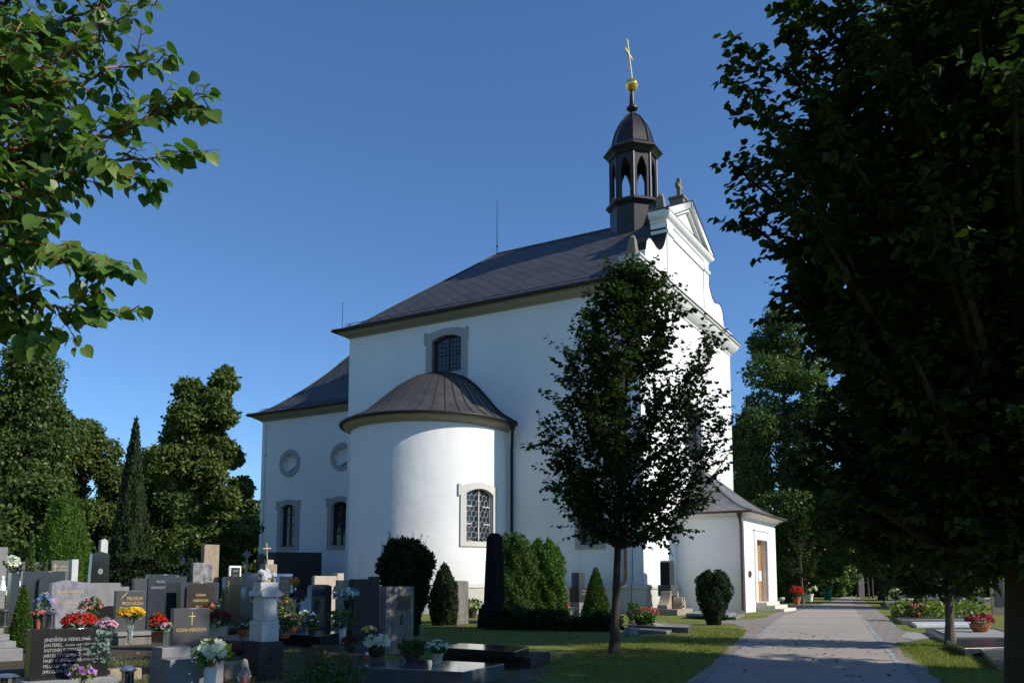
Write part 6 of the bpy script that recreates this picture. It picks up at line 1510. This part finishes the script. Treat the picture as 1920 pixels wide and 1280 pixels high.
ledger('grave_slab', (1366, 1152), (1380, 1147), (1286, 1149), 0.20, 'pale cover slab of the grave along the porch wall', m_gran, z0=0.102)
P = G(1183, 1190); block(tag(empty('stone_block', P, R(30), 'small pale stone block at the foot of the young tree', 'stone')), -0.14, 0.14, -0.12, 0.12, 0, 0.2, m_gran, 'block', 0.02)
# monument in the nook between gable and porch
o, W, H, Y = grave('wall_monument', 1257, 1266, 1049, 1152, 'tall dark stele on scrolled stone feet in the nook beside the porch', 'monument', az=30)
W = 0.62; slab(o, W, H, 0.42, m_black, 'arch', z0=1.25, s=0.16); block(o, -0.40, 0.40, -0.08, 0.5, 0.78, 1.25, m_dark, 'die')
m = MB()
for sg in (-1, 1):
    pr = [(sg * 0.38, 0.25), (sg * 0.95, 0.25), (sg * 0.92, 0.42), (sg * 0.72, 0.52), (sg * 0.56, 0.75), (sg * 0.48, 0.98), (sg * 0.38, 1.0)]
    m.prism(pr, -0.1, 0.35, LF)
    m.prism([(sg * 0.1, 0.25), (sg * 0.3, 0.25), (sg * 0.26, 0.5), (sg * 0.16, 0.7), (sg * 0.08, 0.76), (sg * 0.05, 0.6)], -0.5, -0.08, LF)
m.build('scroll_feet', m_sand, o, angle=40, bevel=0.02); block(o, -1.0, 1.0, -0.55, 0.5, 0, 0.25, m_sand, 'base')
lantern(o.location + Vector((0.35, -0.45, 0.25)), 0.09, 0.3, 'small glass lamp on the scrolled base beside the porch', 'glass')
# --- right hand graves
ledger('grave_kerb', (1772, 1196), (1935, 1196), (1735, 1177), 0.12, 'grey kerbed grave with gravel bed behind the pale trunk', m_dark)
ledger('gravel_bed', (1785, 1193), (1915, 1193), (1752, 1179), 0.15, 'pale gravel bed inside the grey kerb', m_grav, z0=0.125)
ledger('grave_slab', (1808, 1214), (1960, 1210), (1775, 1199), 0.16, 'polished blue grey slab right of the pale trunk', m_navy)
ledger('grave_slab', (1868, 1240), (1990, 1232), (1838, 1216), 0.14, 'stepped dark slab beside the big trunk', m_dark)
ledger('grave_kerb', (1718, 1170), (1835, 1169), (1708, 1165), 0.10, 'low white kerb bar behind the gravel grave', m_marble)
ledger('grave_bed', (1690, 1161), (1835, 1160), (1672, 1146), 0.16, 'dark kerbed flower bed on the right lawn', m_dark)
ledger('grave_slab', (1668, 1135), (1745, 1134), (1655, 1124), 0.2, 'pale grey slab at the far right of the path', m_gran)
ledger('grave_slab', (1690, 1122), (1860, 1121), (1680, 1115), 0.25, 'long grey kerb of the farthest right graves', m_dark)
for i, (px, py, w, mt, lab) in enumerate(((1697, 1155, 0.55, l_lime, 'yellow green hosta leaves at the left of the kerbed bed'), (1760, 1157, 0.85, l_lime, 'spreading yellow green plant in the middle of the kerbed bed'), (1806, 1153, 0.8, l_lime, 'flowering yellow green plant at the right of the kerbed bed'), (1730, 1148, 0.8, l_green, 'dark leafy plant at the back of the kerbed bed'))):
    plant('bed_plant', G(px, py, 0.16), lab, w, 0.22, 0.26, None, (220, 0.17, mt), [(f_dusty, 10, 0.07)] if i == 2 else [], 50 + i, cat='plant', group='plants in the kerbed bed')
plant('pink_flower_bowl', G(1716, 1156, 0.16), 'coral pink flowers in a low bowl on the kerbed bed', 0.27, 0.30, 0.17, ('bowl', 0.22, 0.15, m_terra), (60, 0.08, l_lime), [(f_rose, 90, 0.05)], 55)
plant('red_cyclamen', G(1838, 1184, 0.15), 'red cyclamen in a wide terracotta bowl on the gravel grave', 0.30, 0.28, 0.15, ('bowl', 0.24, 0.2, m_terra), (90, 0.08, l_green), [(f_crim, 80, 0.06)], 56)
for xl, xr, yt, yb, lab, mt, top in ((1815, 1832, 1090, 1150, 'grey headstone behind the dark iron post', m_navy, 'flat'), (1862, 1890, 1084, 1152, 'tan framed monument left of the big trunk', m_sand, 'flat'), (1838, 1846, 1115, 1152, 'slim pale twin posts beside the tan monument', m_gran, 'flat'), (1752, 1768, 1098, 1132, 'small pale shield shaped stone under the trees', m_conc2, 'gable'), (1905, 1925, 1095, 1150, 'dark headstone at the right edge beyond the trunk', m_dark, 'arch'), (1790, 1806, 1100, 1140, 'dark headstone in the shade behind the pale trunk', m_dark, 'flat')):
    o, W, H, Y = grave('headstone', xl, xr, yt, yb, lab, az=100); slab(o, W, H, 0.2, mt, top, s=0.2)
    if 'tan framed' in lab: block(o, -W / 2 + 0.12, W / 2 - 0.12, -0.012, 0.02, 0.35, H - 0.12, m_dark, 'panel', 0.002)
P = G(1830, 1157); o = empty('iron_post', P, 0, 'tall dark iron grave cross on a grey stone base', 'grave cross'); block(o, -0.13, 0.13, -0.13, 0.13, 0, 0.55, m_conc2, 'base'); cross(o, 0, 0, 0.55, 1.6, 0.7, 0.05, m_iron, 'cross', arm=0.8)
plant('red_ball_flower', G(1736, 1128), 'red flower ball among the far right graves', 0.3, 0.75, 0.26, ('vase', 0.15, 0.5, m_dark), (50, 0.1, l_green), [(f_crim, 50, 0.09)], 57)
plant('pale_flowers', G(1679, 1122), 'pale yellow and pink flowers on the far right kerb', 0.5, 0.55, 0.35, ('box', 0.3, 0.25, m_dark), (90, 0.15, l_lime), [(f_whi, 40, 0.08), (f_pink, 30, 0.08)], 58)
# --- far end of the path
P = G(1614, 1119); o = empty('gate_pillar', P, 0, 'tall pale gate pillar at the end of the path', 'pillar'); Hh = AT(1614, 1080, P.y).z; block(o, -0.28, 0.28, -0.28, 0.28, 0, Hh, m_conc2, 'shaft'); block(o, -0.34, 0.34, -0.34, 0.34, Hh, Hh + 0.15, m_conc2, 'cap')
for i, (px, yt) in enumerate(((1630, 1082), (1637, 1083))):
    P = G(px, 1121); m = MB(); m.tube([(0, 0, -0.05), (-0.1 + 0.1 * i, 0, AT(px, yt, P.y).z)], [0.09, 0.06], 8); t = m.build('tree_stake', m_barkl); t.location = P; tag(t, ['leaning pale wooden stake near the gate pillar', 'upright pale wooden stake right of the leaning one'][i], 'stake', 'wooden stakes by the path')
P = G(1552, 1123); o = empty('litter_bin', P, 0, 'small green bin on the grass at the end of the path', 'bin'); m = MB(); m.lathe([(0.28, 0), (0.33, 0.75), (0.36, 0.77), (0.36, 0.82), (0.3, 0.82)], 14); m.build('barrel', simple('green_plastic', (0.02, 0.22, 0.12), 0.5), o)
for i, (px, py, mt, pt, lab) in enumerate(((1494, 1133, f_red, m_terra, 'orange clay figure pot with red flowers beyond the porch'), (1529, 1118, f_red, m_terra, 'tall red flowers on the bed beyond the porch'), (1524, 1116, f_yel, m_dpot, 'yellow flower stalk on the bed beyond the porch'), (1507, 1120, f_red, m_dpot, 'dark red flowers beside the small lit tree'), (1488, 1117, f_crim, m_dpot, 'crimson flowers left of the small lit tree'), (1518, 1127, f_whi, m_white, 'white bowl of flowers on the far grass bed'))):
    P = G(px, py); s_ = P.y / 40
    plant('bed_flowers', P, lab, 0.3 * s_, 0.55 * s_, 0.3 * s_, ('pot', 0.2 * s_, 0.35 * s_, pt), (90, 0.14, l_green), [(mt, 50, 0.09 * s_)], 60 + i, group='flowers on the bed beyond the porch')
m = MB(); m.lathe([(0.0, 0), (0.2, 0.02), (0.24, 0.1), (0.16, 0.2), (0.0, 0.24)], 8, cap=False); st0 = None
for i in range(9):
    P = G(1461 + 4.6 * i + (i % 3), 1124.5 + (i % 2) * 0.6)
    if st0 is None: st0 = m.build('edging_stone', m_marble); c = st0
    else: c = st0.copy(); col.objects.link(c)
    c.location = P; c.rotation_euler = (0, 0, i * 1.3); sc = 0.8 + 0.5 * ((i * 37) % 10) / 10; c.scale = (sc, sc, sc); tag(c, 'whitish round stone edging the flower bed beyond the porch', 'stone', 'white stones edging the far bed')
